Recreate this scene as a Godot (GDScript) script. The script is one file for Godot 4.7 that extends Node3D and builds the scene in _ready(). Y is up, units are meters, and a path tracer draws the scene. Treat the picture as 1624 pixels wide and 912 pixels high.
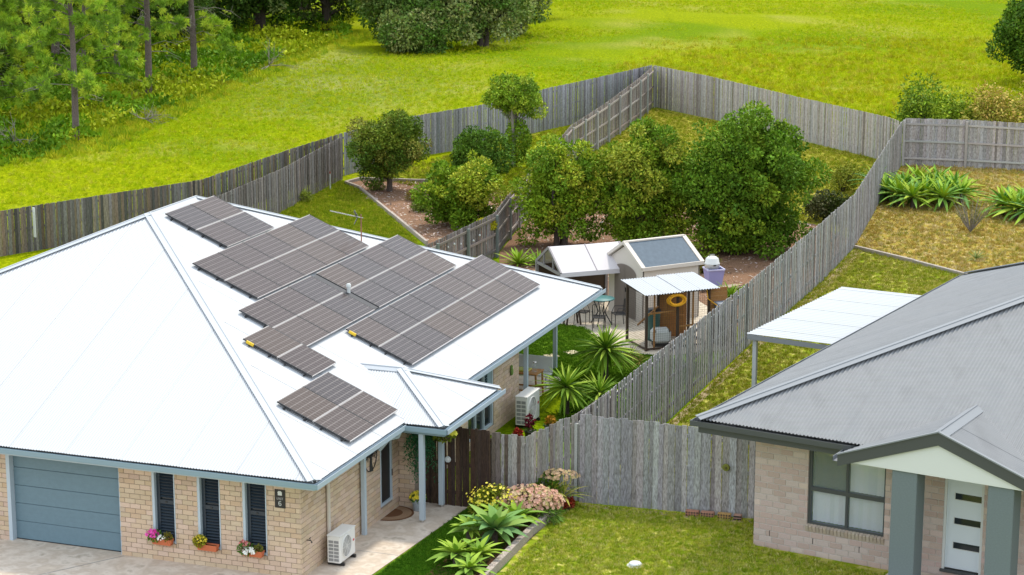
extends Node3D

var rng := RandomNumberGenerator.new()
var M := {}
var taken := {}
var tint := Color(1, 1, 1)
var lv := PackedVector3Array()
var ln := PackedVector3Array()
var lc := PackedColorArray()
var li := PackedInt32Array()
var noise := FastNoiseLite.new()

# ---------------------------------------------------------------- helpers
func numbered(n: String) -> String:
	if not taken.has(n):
		taken[n] = 0
		return n
	taken[n] += 1
	return "%s_%03d" % [n, taken[n]]

func thing(called: String, label: String, category: String, at := Vector3.ZERO, turn := 0.0, group := "") -> Node3D:
	var o := Node3D.new()
	o.name = numbered(called)
	add_child(o, true)
	o.position = at
	o.rotation.y = turn
	tag(o, label, category, group)
	return o

func tag(o: Node, label: String, category: String, group := "") -> void:
	o.set_meta("label", label)
	o.set_meta("category", category)
	if group != "":
		o.set_meta("group", group)

func structure(o: Node, label: String) -> void:
	o.set_meta("kind", "structure")
	o.set_meta("label", label)

func mb() -> SurfaceTool:
	var st := SurfaceTool.new()
	st.begin(Mesh.PRIMITIVE_TRIANGLES)
	st.set_smooth_group(-1)
	st.set_color(Color(1, 1, 1))
	return st

func put(st: SurfaceTool, called: String, m: Material, parent: Node = self) -> MeshInstance3D:
	st.generate_normals()
	return put_mesh(st.commit(), called, m, parent)

func put_mesh(mesh: Mesh, called: String, m: Material, parent: Node = self) -> MeshInstance3D:
	var o := MeshInstance3D.new()
	o.mesh = mesh
	o.material_override = m
	o.name = numbered(called) if parent == self else called
	parent.add_child(o, true)
	return o

func tri(st: SurfaceTool, a: Vector3, b: Vector3, c: Vector3) -> void:
	st.add_vertex(a); st.add_vertex(b); st.add_vertex(c)

func quad(st: SurfaceTool, a: Vector3, b: Vector3, c: Vector3, d: Vector3) -> void:
	tri(st, a, b, c); tri(st, a, c, d)

func box(st: SurfaceTool, lo: Vector3, hi: Vector3, x := Transform3D()) -> void:
	var p := []
	for i in 8:
		p.append(x * Vector3(hi.x if i & 1 else lo.x, hi.y if i & 2 else lo.y, hi.z if i & 4 else lo.z))
	quad(st, p[0], p[2], p[3], p[1]); quad(st, p[4], p[5], p[7], p[6])
	quad(st, p[0], p[4], p[6], p[2]); quad(st, p[1], p[3], p[7], p[5])
	quad(st, p[2], p[6], p[7], p[3]); quad(st, p[0], p[1], p[5], p[4])

# box with chamfered edges
func cbox(st: SurfaceTool, lo: Vector3, hi: Vector3, c := 0.004, x := Transform3D()) -> void:
	var s := [lo, hi]
	var f := func(ax: int, side: int) -> Array:
		var b := (ax + 1) % 3
		var d := (ax + 2) % 3
		var r := []
		for k in [[0, 0], [1, 0], [1, 1], [0, 1]]:
			var v := Vector3()
			v[ax] = s[side][ax]
			v[b] = s[k[0]][b] + (c if k[0] == 0 else -c)
			v[d] = s[k[1]][d] + (c if k[1] == 0 else -c)
			r.append(x * v)
		return r
	var fa := []
	for ax in 3:
		for side in 2:
			var q: Array = f.call(ax, side)
			fa.append(q)
			if side == 1:
				quad(st, q[3], q[2], q[1], q[0])
			else:
				quad(st, q[0], q[1], q[2], q[3])
	for ax in 3:
		var b := (ax + 1) % 3
		for s0 in 2:
			for s1 in 2:
				# edge between face (ax,s0) and face (b,s1)
				var q0: Array = fa[ax * 2 + s0]
				var q1: Array = fa[b * 2 + s1]
				# on q0 the corners with k[0]==s1 : indices ; on q1 the corners with k[1]==s0
				var i0 := [0, 3] if s1 == 0 else [1, 2]
				var i1 := [0, 1] if s0 == 0 else [3, 2]
				quad(st, q0[i0[0]], q0[i0[1]], q1[i1[1]], q1[i1[0]])

func bar(st: SurfaceTool, a: Vector3, b: Vector3, w: float, h: float, upv := Vector3.UP) -> void:
	var d := (b - a)
	var l := d.length()
	d /= l
	var side := d.cross(upv)
	if side.length() < 0.001:
		side = d.cross(Vector3.RIGHT)
	side = side.normalized()
	var n := side.cross(d)
	box(st, Vector3(-w / 2, -h / 2, 0), Vector3(w / 2, h / 2, l), Transform3D(Basis(side, n, d), a))

func tube(st: SurfaceTool, pts: Array, radii: Array, sides := 8) -> void:
	st.set_smooth_group(1)
	var rings := []
	for i in pts.size():
		var d: Vector3 = (pts[min(i + 1, pts.size() - 1)] - pts[max(i - 1, 0)])
		d = d.normalized()
		var a := d.cross(Vector3(0.31, 0.2, 0.93)).normalized()
		var b := d.cross(a)
		var r := []
		for k in sides:
			var t := TAU * k / sides
			r.append(pts[i] + (a * cos(t) + b * sin(t)) * radii[i])
		rings.append(r)
	for i in pts.size() - 1:
		for k in sides:
			var k2 := (k + 1) % sides
			quad(st, rings[i][k], rings[i][k2], rings[i + 1][k2], rings[i + 1][k])
	st.set_smooth_group(-1)
	for e in [0, pts.size() - 1]:
		for k in sides:
			tri(st, pts[e], rings[e][k], rings[e][(k + 1) % sides])

# surface of revolution about y: profile of (radius, height)
func lathe(st: SurfaceTool, at: Vector3, prof: Array, sides := 16) -> void:
	st.set_smooth_group(1)
	for i in prof.size() - 1:
		for k in sides:
			var t0 := TAU * k / sides
			var t1 := TAU * (k + 1) / sides
			var p: Vector2 = prof[i]
			var q: Vector2 = prof[i + 1]
			quad(st, at + Vector3(cos(t0) * p.x, p.y, sin(t0) * p.x), at + Vector3(cos(t1) * p.x, p.y, sin(t1) * p.x), at + Vector3(cos(t1) * q.x, q.y, sin(t1) * q.x), at + Vector3(cos(t0) * q.x, q.y, sin(t0) * q.x))
	st.set_smooth_group(-1)

func V(x: float, y: float, z: float) -> Vector3:
	return Vector3(x, y, z)

func lin(r: float, g: float, b: float) -> Color:
	return Color(r, g, b).linear_to_srgb()

func noise_tex(freq: float, sd: int, cols: Array, size := 512, oct := 4, offs := []) -> NoiseTexture2D:
	var n := FastNoiseLite.new()
	n.noise_type = FastNoiseLite.TYPE_SIMPLEX_SMOOTH
	n.frequency = freq
	n.seed = sd
	n.fractal_octaves = oct
	var t := NoiseTexture2D.new()
	t.width = size; t.height = size
	t.seamless = true
	t.noise = n
	var g := Gradient.new()
	var o := PackedFloat32Array()
	var c := PackedColorArray()
	for i in cols.size():
		o.append(offs[i] if offs.size() else float(i) / (cols.size() - 1))
		c.append(cols[i])
	g.offsets = o
	g.colors = c
	t.color_ramp = g
	return t

func bump_tex(freq: float, sd: int, strength := 4.0, size := 512, oct := 4) -> NoiseTexture2D:
	var n := FastNoiseLite.new()
	n.noise_type = FastNoiseLite.TYPE_SIMPLEX_SMOOTH
	n.frequency = freq
	n.seed = sd
	n.fractal_octaves = oct
	var t := NoiseTexture2D.new()
	t.width = size; t.height = size
	t.seamless = true
	t.noise = n
	t.as_normal_map = true
	t.bump_strength = strength
	return t

func mat(c: Color, rough := 0.8, metal := 0.0) -> StandardMaterial3D:
	var m := StandardMaterial3D.new()
	m.albedo_color = c
	m.roughness = rough
	m.metallic = metal
	m.vertex_color_use_as_albedo = true
	return m

func tri_mat(c: Color, rough: float, tex: Texture2D, scale: Vector3, world := true, nrm: Texture2D = null) -> StandardMaterial3D:
	var m := mat(c, rough)
	m.albedo_texture = tex
	m.uv1_triplanar = true
	m.uv1_world_triplanar = world
	m.uv1_scale = scale
	if nrm:
		m.normal_enabled = true
		m.normal_texture = nrm
	return m

func vary(c: Color, a: float) -> Color:
	var k := 1.0 + rng.randf_range(-a, a)
	return Color(c.r * k * (1 + rng.randf_range(-a, a) * 0.4), c.g * k, c.b * k * (1 + rng.randf_range(-a, a) * 0.4))

func pick(cols: Array) -> Color:
	return cols[rng.randi() % cols.size()]

# ---- leaves gathered in one mesh
func leaves_begin() -> void:
	lv = PackedVector3Array(); ln = PackedVector3Array(); lc = PackedColorArray(); li = PackedInt32Array()

func leaf(p: Vector3, d: Vector3, side: Vector3, l: float, w: float, c: Color) -> void:
	var n := d.cross(side)
	var i := lv.size()
	var m := p + d * (l * 0.45)
	lv.append(p); lv.append(m + side * w + n * (w * 0.35)); lv.append(p + d * l); lv.append(m - side * w + n * (w * 0.35))
	ln.append(n); ln.append(n); ln.append(n); ln.append(n)
	lc.append(c); lc.append(c); lc.append(c); lc.append(c)
	li.append(i); li.append(i + 1); li.append(i + 2); li.append(i); li.append(i + 2); li.append(i + 3)

func rdir() -> Vector3:
	var z := rng.randf_range(-1, 1)
	var t := rng.randf() * TAU
	var r := sqrt(1 - z * z)
	return Vector3(r * cos(t), z, r * sin(t))

# n leaves spread through a ball, thicker towards its skin
func leaf_ball(c: Vector3, rad: Vector3, n: int, l: float, w: float, col: Color, var_: float, skin := 0.45) -> void:
	for i in n:
		var o := rdir()
		var k := skin + (1 - skin) * sqrt(rng.randf())
		var d := (o + rdir() * 0.9 + Vector3(0, -0.1, 0)).normalized()
		var s := d.cross(rdir())
		if s.length_squared() < 0.01:
			s = d.cross(Vector3.RIGHT)
		s = s.normalized()
		leaf(c + o * rad * k, d, s, l * rng.randf_range(0.7, 1.3), w * rng.randf_range(0.7, 1.2), vary(col, var_))

func leaves_mesh() -> ArrayMesh:
	var a := []
	a.resize(Mesh.ARRAY_MAX)
	a[Mesh.ARRAY_VERTEX] = lv; a[Mesh.ARRAY_NORMAL] = ln; a[Mesh.ARRAY_COLOR] = lc; a[Mesh.ARRAY_INDEX] = li
	var m := ArrayMesh.new()
	m.add_surface_from_arrays(Mesh.PRIMITIVE_TRIANGLES, a)
	return m

# flat patch of ground from an outline of (x, z)
func patch(called: String, pts: Array, y: float, m: Material, label: String, parent: Node = self) -> MeshInstance3D:
	var poly := PackedVector2Array()
	for p in pts:
		poly.append(Vector2(p[0], p[1]))
	var idx := Geometry2D.triangulate_polygon(poly)
	var st := mb()
	for i in range(0, idx.size(), 3):
		var a := poly[idx[i]]
		var b := poly[idx[i + 1]]
		var c := poly[idx[i + 2]]
		if (b - a).cross(c - a) < 0:
			var t := b
			b = c
			c = t
		tri(st, V(a.x, y, a.y), V(b.x, y, b.y), V(c.x, y, c.y))
	var o := put(st, called, m, parent)
	if parent == self:
		structure(o, label)
	return o

# thousands of grass tufts on an area: one object of kind stuff
func tufts(called: String, label: String, mesh: Mesh, n: int, place: Callable, smin: float, smax: float, cols: Array, v := 0.15) -> void:
	var mm := MultiMesh.new()
	mm.transform_format = MultiMesh.TRANSFORM_3D
	mm.use_colors = true
	mm.mesh = mesh
	var xs := []
	var cs := []
	var tries := 0
	while xs.size() < n and tries < n * 4:
		tries += 1
		var p: Variant = place.call()
		if p == null:
			continue
		var s := rng.randf_range(smin, smax)
		xs.append(Transform3D(Basis(Vector3.UP, rng.randf() * TAU).scaled(V(s, s * rng.randf_range(0.7, 1.3), s)), p))
		cs.append(vary(pick(cols), v))
	mm.instance_count = xs.size()
	for i in xs.size():
		mm.set_instance_transform(i, xs[i])
		mm.set_instance_color(i, cs[i])
	var o := MultiMeshInstance3D.new()
	o.multimesh = mm
	o.material_override = M.grass_blade
	o.name = numbered(called)
	add_child(o, true)
	o.set_meta("kind", "stuff")
	o.set_meta("label", label)
	o.set_meta("category", "grass")

func tuft_mesh(nb: int, h: float, spread: float, w: float) -> ArrayMesh:
	leaves_begin()
	for i in nb:
		var t := rng.randf() * TAU
		var o := V(cos(t), 0, sin(t)) * rng.randf() * spread
		var d := (V(rng.randf_range(-1, 1), rng.randf_range(0.5, 1.4), rng.randf_range(-1, 1))).normalized()
		var s := d.cross(rdir()).normalized()
		leaf(o, d, s, h * rng.randf_range(0.6, 1.3), w, Color(1, 1, 1))
	return leaves_mesh()

func in_poly(pts: Array, x: float, z: float) -> bool:
	var ok := false
	var j := pts.size() - 1
	for i in pts.size():
		if (pts[i][1] > z) != (pts[j][1] > z) and x < (pts[j][0] - pts[i][0]) * (z - pts[i][1]) / (pts[j][1] - pts[i][1]) + pts[i][0]:
			ok = not ok
		j = i
	return ok

func in_area(pts: Array, y := 0.0) -> Callable:
	var lo := Vector2(1e9, 1e9)
	var hi := -lo
	for p in pts:
		lo = lo.min(Vector2(p[0], p[1]))
		hi = hi.max(Vector2(p[0], p[1]))
	return func() -> Variant:
		var x := rng.randf_range(lo.x, hi.x)
		var z := rng.randf_range(lo.y, hi.y)
		return V(x, y, z) if in_poly(pts, x, z) else null

func materials() -> void:
	M.white_roof = mat(lin(0.425, 0.445, 0.465), 0.5)
	M.white_roof.metallic_specular = 0.5
	M.grey_roof = tri_mat(lin(0.205, 0.212, 0.218), 0.62, noise_tex(0.006, 3, [Color(0.9, 0.9, 0.9), Color(1, 1, 1), Color(0.93, 0.94, 0.95)]), V(0.3, 0.3, 0.3))
	M.grey_cap = mat(lin(0.19, 0.205, 0.22), 0.55)
	M.white_metal = mat(lin(0.40, 0.425, 0.45), 0.45)
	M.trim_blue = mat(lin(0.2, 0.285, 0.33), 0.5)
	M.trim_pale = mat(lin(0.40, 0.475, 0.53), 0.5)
	M.soffit = mat(lin(0.6, 0.62, 0.6), 0.8)
	M.garage = tri_mat(lin(0.13, 0.21, 0.255), 0.5, noise_tex(0.02, 8, [Color(0.94, 0.94, 0.94), Color(1, 1, 1)]), V(0.5, 0.5, 0.5))
	M.navy = mat(lin(0.018, 0.03, 0.045), 0.35)
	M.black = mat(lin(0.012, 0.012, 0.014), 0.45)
	M.black_metal = mat(lin(0.02, 0.02, 0.022), 0.4)
	M.charcoal = mat(lin(0.055, 0.06, 0.062), 0.5)
	M.column = tri_mat(lin(0.15, 0.185, 0.195), 0.85, noise_tex(0.05, 12, [Color(0.9, 0.9, 0.9), Color(1, 1, 1)]), V(1, 1, 1))
	M.brick_a = tri_mat(lin(1, 1, 1), 0.9, noise_tex(0.035, 21, [Color(0.8, 0.78, 0.75), Color(1, 1, 1), Color(0.88, 0.86, 0.84), Color(1, 0.98, 0.96)]), V(3, 3, 3), true, bump_tex(0.08, 5, 3.0))
	M.mortar_a = tri_mat(lin(0.34, 0.265, 0.2), 0.95, noise_tex(0.05, 22, [Color(0.8, 0.8, 0.8), Color(1, 1, 1)]), V(2, 2, 2))
	M.mortar_b = tri_mat(lin(0.56, 0.5, 0.45), 0.95, noise_tex(0.05, 23, [Color(0.85, 0.85, 0.85), Color(1, 1, 1)]), V(2, 2, 2))
	M.concrete = tri_mat(lin(0.60, 0.52, 0.435), 0.9, noise_tex(0.012, 31, [Color(0.78, 0.76, 0.73), Color(1, 1, 1), Color(0.9, 0.88, 0.86), Color(1, 0.99, 0.97)], 512, 6), V(0.25, 0.25, 0.25))
	M.paving = tri_mat(lin(0.55, 0.48, 0.38), 0.9, noise_tex(0.02, 32, [Color(0.75, 0.73, 0.7), Color(1, 1, 1), Color(0.88, 0.86, 0.84)], 512, 5), V(0.4, 0.4, 0.4))
	# weathered palings: the grain runs upwards
	M.paling = tri_mat(Color(1, 1, 1), 0.92, noise_tex(0.02, 41, [Color(0.36, 0.34, 0.33), Color(0.8, 0.79, 0.78), Color(1, 1, 1), Color(0.62, 0.6, 0.59), Color(1, 1, 1), Color(0.7, 0.69, 0.68)], 1024, 6), V(1.7, 0.13, 1.7), true, bump_tex(0.03, 42, 4.0))
	M.rail_wood = tri_mat(Color(1, 1, 1), 0.92, noise_tex(0.02, 43, [Color(0.55, 0.53, 0.5), Color(0.9, 0.9, 0.88), Color(1, 1, 1), Color(0.75, 0.73, 0.7)], 512, 5), V(1.2, 5, 1.2))
	M.sleeper = tri_mat(lin(0.55, 0.48, 0.43), 0.95, noise_tex(0.02, 44, [Color(0.5, 0.47, 0.45), Color(0.95, 0.95, 0.93), Color(0.7, 0.68, 0.66), Color(1, 1, 1)], 512, 5), V(0.8, 4, 0.8))
	M.leaf = mat(Color(1, 1, 1), 0.5)
	M.leaf.backlight_enabled = true
	M.leaf.backlight = Color(0.35, 0.42, 0.12)
	M.grass_blade = mat(Color(1, 1, 1), 0.75)
	M.grass_blade.backlight_enabled = true
	M.grass_blade.backlight = Color(0.4, 0.45, 0.1)
	M.petal = mat(Color(1, 1, 1), 0.7)
	M.bark = tri_mat(lin(0.11, 0.085, 0.07), 0.95, noise_tex(0.03, 51, [Color(0.4, 0.38, 0.36), Color(1, 1, 1), Color(0.65, 0.6, 0.58)]), V(2, 0.5, 2))
	M.pine_bark = tri_mat(lin(0.19, 0.145, 0.135), 0.95, noise_tex(0.03, 52, [Color(0.35, 0.33, 0.32), Color(1, 1, 1), Color(0.6, 0.56, 0.55)]), V(1.2, 0.4, 1.2))
	M.twig = mat(lin(0.24, 0.21, 0.18), 0.9)
	M.field = tri_mat(Color(1, 1, 1), 0.95, noise_tex(0.03, 61, [Color(0.55, 0.62, 0.5), Color(0.9, 0.92, 0.8), Color(0.68, 0.74, 0.6), Color(1, 1, 1), Color(0.75, 0.78, 0.7)], 1024, 7), V(0.12, 0.12, 0.12))
	M.lawn = tri_mat(Color(1, 1, 1), 0.95, noise_tex(0.05, 62, [Color(0.6, 0.64, 0.5), Color(1, 1, 1), Color(0.75, 0.78, 0.65), Color(0.95, 0.95, 0.9)], 512, 5), V(0.8, 0.8, 0.8))
	M.mulch = tri_mat(lin(0.34, 0.25, 0.185), 1.0, noise_tex(0.06, 63, [Color(0.45, 0.36, 0.3), Color(1, 0.95, 0.9), Color(0.6, 0.5, 0.45), Color(1, 1, 1)], 512, 4), V(0.7, 0.7, 0.7))
	M.soil = tri_mat(lin(0.14, 0.085, 0.05), 1.0, noise_tex(0.05, 64, [Color(0.5, 0.45, 0.4), Color(1, 1, 1)], 512, 4), V(0.9, 0.9, 0.9))
	for k in ["field", "lawn", "mulch", "soil", "grass_blade"]:
		M[k].metallic_specular = 0.08
	M.leaf.metallic_specular = 0.2
	M.leaf.roughness = 0.6
	M.chip = mat(Color(1, 1, 1), 0.95)
	M.cell = mat(lin(0.058, 0.041, 0.036), 0.16)
	M.cell.metallic_specular = 0.3
	M.backsheet = mat(lin(0.26, 0.225, 0.205), 0.3)
	M.alloy = mat(lin(0.6, 0.58, 0.57), 0.35, 0.7)
	M.dark_alloy = mat(lin(0.03, 0.03, 0.033), 0.4)
	M.yellow = mat(lin(0.75, 0.5, 0.02), 0.5)
	M.glass_dark = mat(lin(0.02, 0.026, 0.03), 0.06)
	M.glass = StandardMaterial3D.new()
	M.glass.albedo_color = Color(0.75, 0.85, 0.88, 0.08)
	M.glass.transparency = BaseMaterial3D.TRANSPARENCY_ALPHA
	M.glass.roughness = 0.03
	M.blind = mat(lin(0.56, 0.57, 0.62), 0.8)
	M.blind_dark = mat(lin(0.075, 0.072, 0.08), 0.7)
	M.terracotta = mat(lin(0.5, 0.13, 0.05), 0.7)
	M.white_paint = mat(lin(0.58, 0.6, 0.585), 0.6)
	M.cream = mat(lin(0.55, 0.5, 0.44), 0.7)
	M.shed_door = mat(lin(0.2, 0.165, 0.14), 0.7)
	M.shed_roof = tri_mat(lin(0.11, 0.145, 0.18), 0.85, noise_tex(0.02, 71, [Color(0.85, 0.85, 0.85), Color(1, 1, 1)]), V(0.5, 0.5, 0.5))
	M.canvas = mat(lin(0.56, 0.53, 0.54), 0.85)
	M.canvas_frame = mat(lin(0.2, 0.185, 0.2), 0.6)
	M.wood_warm = tri_mat(lin(0.42, 0.2, 0.055), 0.7, noise_tex(0.02, 72, [Color(0.6, 0.55, 0.5), Color(1, 1, 1), Color(0.8, 0.75, 0.7)]), V(5, 0.6, 5))
	M.wood_dark = mat(lin(0.05, 0.028, 0.016), 0.7)
	M.teal = mat(lin(0.03, 0.14, 0.14), 0.5)
	M.lilac = mat(lin(0.33, 0.33, 0.62), 0.5)
	M.mesh_wire = mat(lin(0.05, 0.04, 0.03), 0.6)
	M.ac = mat(lin(0.68, 0.67, 0.64), 0.5)
	M.grey_plastic = mat(lin(0.25, 0.25, 0.25), 0.6)
	M.rope = mat(lin(0.75, 0.36, 0.01), 0.7)
	M.mat_brown = tri_mat(lin(0.22, 0.09, 0.03), 1.0, noise_tex(0.1, 73, [Color(0.6, 0.6, 0.6), Color(1, 1, 1)]), V(2, 2, 2))
	M.mat_tan = tri_mat(lin(0.42, 0.26, 0.15), 1.0, noise_tex(0.1, 74, [Color(0.7, 0.7, 0.7), Color(1, 1, 1)]), V(2, 2, 2))
	M.stone = tri_mat(lin(0.7, 0.6, 0.42), 0.9, noise_tex(0.04, 75, [Color(0.8, 0.78, 0.75), Color(1, 1, 1)]), V(1, 1, 1))
	M.blue_jean = mat(lin(0.1, 0.14, 0.2), 0.6)

# ---------------------------------------------------------------- roofs and walls
# one slope of corrugated sheets: p0 eave start, d along the eave, n inwards, dep gives how far inwards the sheet at s runs
func corrugated(parent: Node, called: String, m: Material, p0: Vector3, d: Vector3, n: Vector3, length: float, t: float, dep: Callable, pitch := 0.076, amp := 0.009, cover := 0.762, start: Variant = null) -> void:
	var seg := 6
	var s0 := 0.0
	while s0 < length - 0.001:
		var s1 := minf(s0 + cover, length)
		var st := mb()
		st.set_smooth_group(1)
		var steps := int(ceil((s1 - s0) / pitch * seg))
		var pa := Vector3.ZERO
		var pb := Vector3.ZERO
		var good := false
		var any := false
		var lift := 0.004 if int(round(s0 / cover)) % 2 else 0.0
		for i in steps + 1:
			var s := minf(s0 + (s1 - s0) * i / steps, s1)
			var w := Vector3.UP * (amp * sin(TAU * s / pitch) + lift)
			var k: float = dep.call(s)
			var b: float = start.call(s) if start != null else 0.0
			var a := p0 + d * s + n * b + Vector3.UP * (t * b) + w
			var c := p0 + d * s + n * maxf(k, b) + Vector3.UP * (t * maxf(k, b)) + w
			if i > 0 and (k > b + 0.001 or good):
				quad(st, pa, pb, c, a)
				any = true
			good = k > b + 0.001
			pa = a
			pb = c
		if any:
			put(st, called, m, parent)
		s0 = s1

func ridge_cap(parent: Node, m: Material, a: Vector3, b: Vector3, s1: Vector3, s2: Vector3) -> void:
	var st := mb()
	var r := V(0, 0.05, 0)
	for s in [s1, s2]:
		var e: Vector3 = s + V(0, 0.028, 0)
		quad(st, a + r, b + r, b + e, a + e)
		quad(st, a + e, b + e, b + e - V(0, 0.012, 0), a + e - V(0, 0.012, 0))
	var o := put(st, "ridge_cap", m, parent)
	st = mb()
	tube(st, [a + r, b + r], [0.022, 0.022], 8)
	put(st, "cap_roll", m, o)

func gutter(parent: Node, m: Material, a: Vector3, b: Vector3, out: Vector3, h := 0.12, w := 0.12) -> void:
	var st := mb()
	var o1 := out * w
	var t := out * 0.012
	var hh := V(0, h, 0)
	# floor, outer wall with a lip, inner wall
	quad(st, a - hh, b - hh, b - hh + o1, a - hh + o1)
	quad(st, a - hh + V(0, .006, 0), b - hh + V(0, .006, 0), b - hh + o1 + V(0, .006, 0), a - hh + o1 + V(0, .006, 0))
	quad(st, a - hh + o1, b - hh + o1, b + o1, a + o1)
	quad(st, a - hh + o1 - t, b - hh + o1 - t, b + o1 - t, a + o1 - t)
	quad(st, a + o1, b + o1, b + o1 - t, a + o1 - t)
	quad(st, a - hh, b - hh, b - V(0, 0.02, 0), a - V(0, 0.02, 0))
	put(st, "gutter", m, parent)

# bricks laid on a plane. c0: lower start corner, d: along the wall, nrm: outwards. holes: [s0, s1, y0, y1]
# quota: how many bricks become parts of their own, the others are joined
func brick_wall(parent: Node, joined: SurfaceTool, c0: Vector3, d: Vector3, nrm: Vector3, length: float, h: float, bl: float, bh: float, gap: float, holes: Array, cols: Array, quota: int, shared: Dictionary) -> int:
	var used := 0
	var rows := int(ceil(h / bh))
	var bas := Basis(d, Vector3.UP, nrm)
	for j in rows:
		var y0 := j * bh
		var y1 := minf(y0 + bh - gap, h)
		if y1 - y0 < 0.02:
			continue
		var s := -(bl * 0.5 if j % 2 else 0.0)
		while s < length:
			var parts := [[maxf(s, 0.0), minf(s + bl - gap, length)]]
			for q in holes:
				if q[2] < y1 - 0.02 and q[3] > y0 + 0.02:
					var nx := []
					for p in parts:
						if q[1] <= p[0] or q[0] >= p[1]:
							nx.append(p)
						else:
							if q[0] > p[0]: nx.append([p[0], q[0]])
							if q[1] < p[1]: nx.append([q[1], p[1]])
					parts = nx
			for p in parts:
				var l: float = p[1] - p[0]
				if l < 0.03:
					continue
				var col: Color = vary(pick(cols), 0.09)
				var o: Vector3 = c0 + d * p[0] + Vector3.UP * y0
				if used < quota:
					used += 1
					var key := "%d_%d_%d" % [int(l * 500), int((y1 - y0) * 500), rng.randi() % 3]
					var mi: MeshInstance3D
					if not shared.has(key):
						var st := mb()
						st.set_color(col)
						cbox(st, V(0, 0, -0.03), V(l, y1 - y0, 0.012), 0.006)
						st.generate_normals()
						shared[key] = st.commit()
					mi = put_mesh(shared[key], "brick", M.brick_a, parent)
					mi.transform = Transform3D(bas, o + nrm * rng.randf_range(-0.002, 0.002))
				else:
					joined.set_color(col)
					cbox(joined, V(0, 0, -0.03), V(l, y1 - y0, 0.012), 0.006, Transform3D(bas, o + nrm * rng.randf_range(-0.002, 0.002)))
			s += bl
	return used

# mortar wall with holes, as boxes between them; thickness goes inwards
func wall_core(parent: Node, m: Material, c0: Vector3, d: Vector3, nrm: Vector3, length: float, h: float, holes: Array, thick := 0.22) -> void:
	var st := mb()
	var xf := Transform3D(Basis(d, Vector3.UP, nrm), c0)
	var hs := holes.duplicate()
	hs.sort_custom(func(a, b): return a[0] < b[0])
	var s := 0.0
	for q in hs:
		if q[0] > s:
			box(st, V(s, 0, -thick), V(q[0], h, 0), xf)
		if q[2] > 0.01:
			box(st, V(q[0], 0, -thick), V(q[1], q[2], 0), xf)
		if q[3] < h - 0.01:
			box(st, V(q[0], q[3], -thick), V(q[1], h, 0), xf)
		s = q[1]
	if s < length:
		box(st, V(s, 0, -thick), V(length, h, 0), xf)
	put(st, "wall", m, parent)

func face_side(n: Vector3) -> bool:
	return n.z < 0.0

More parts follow.
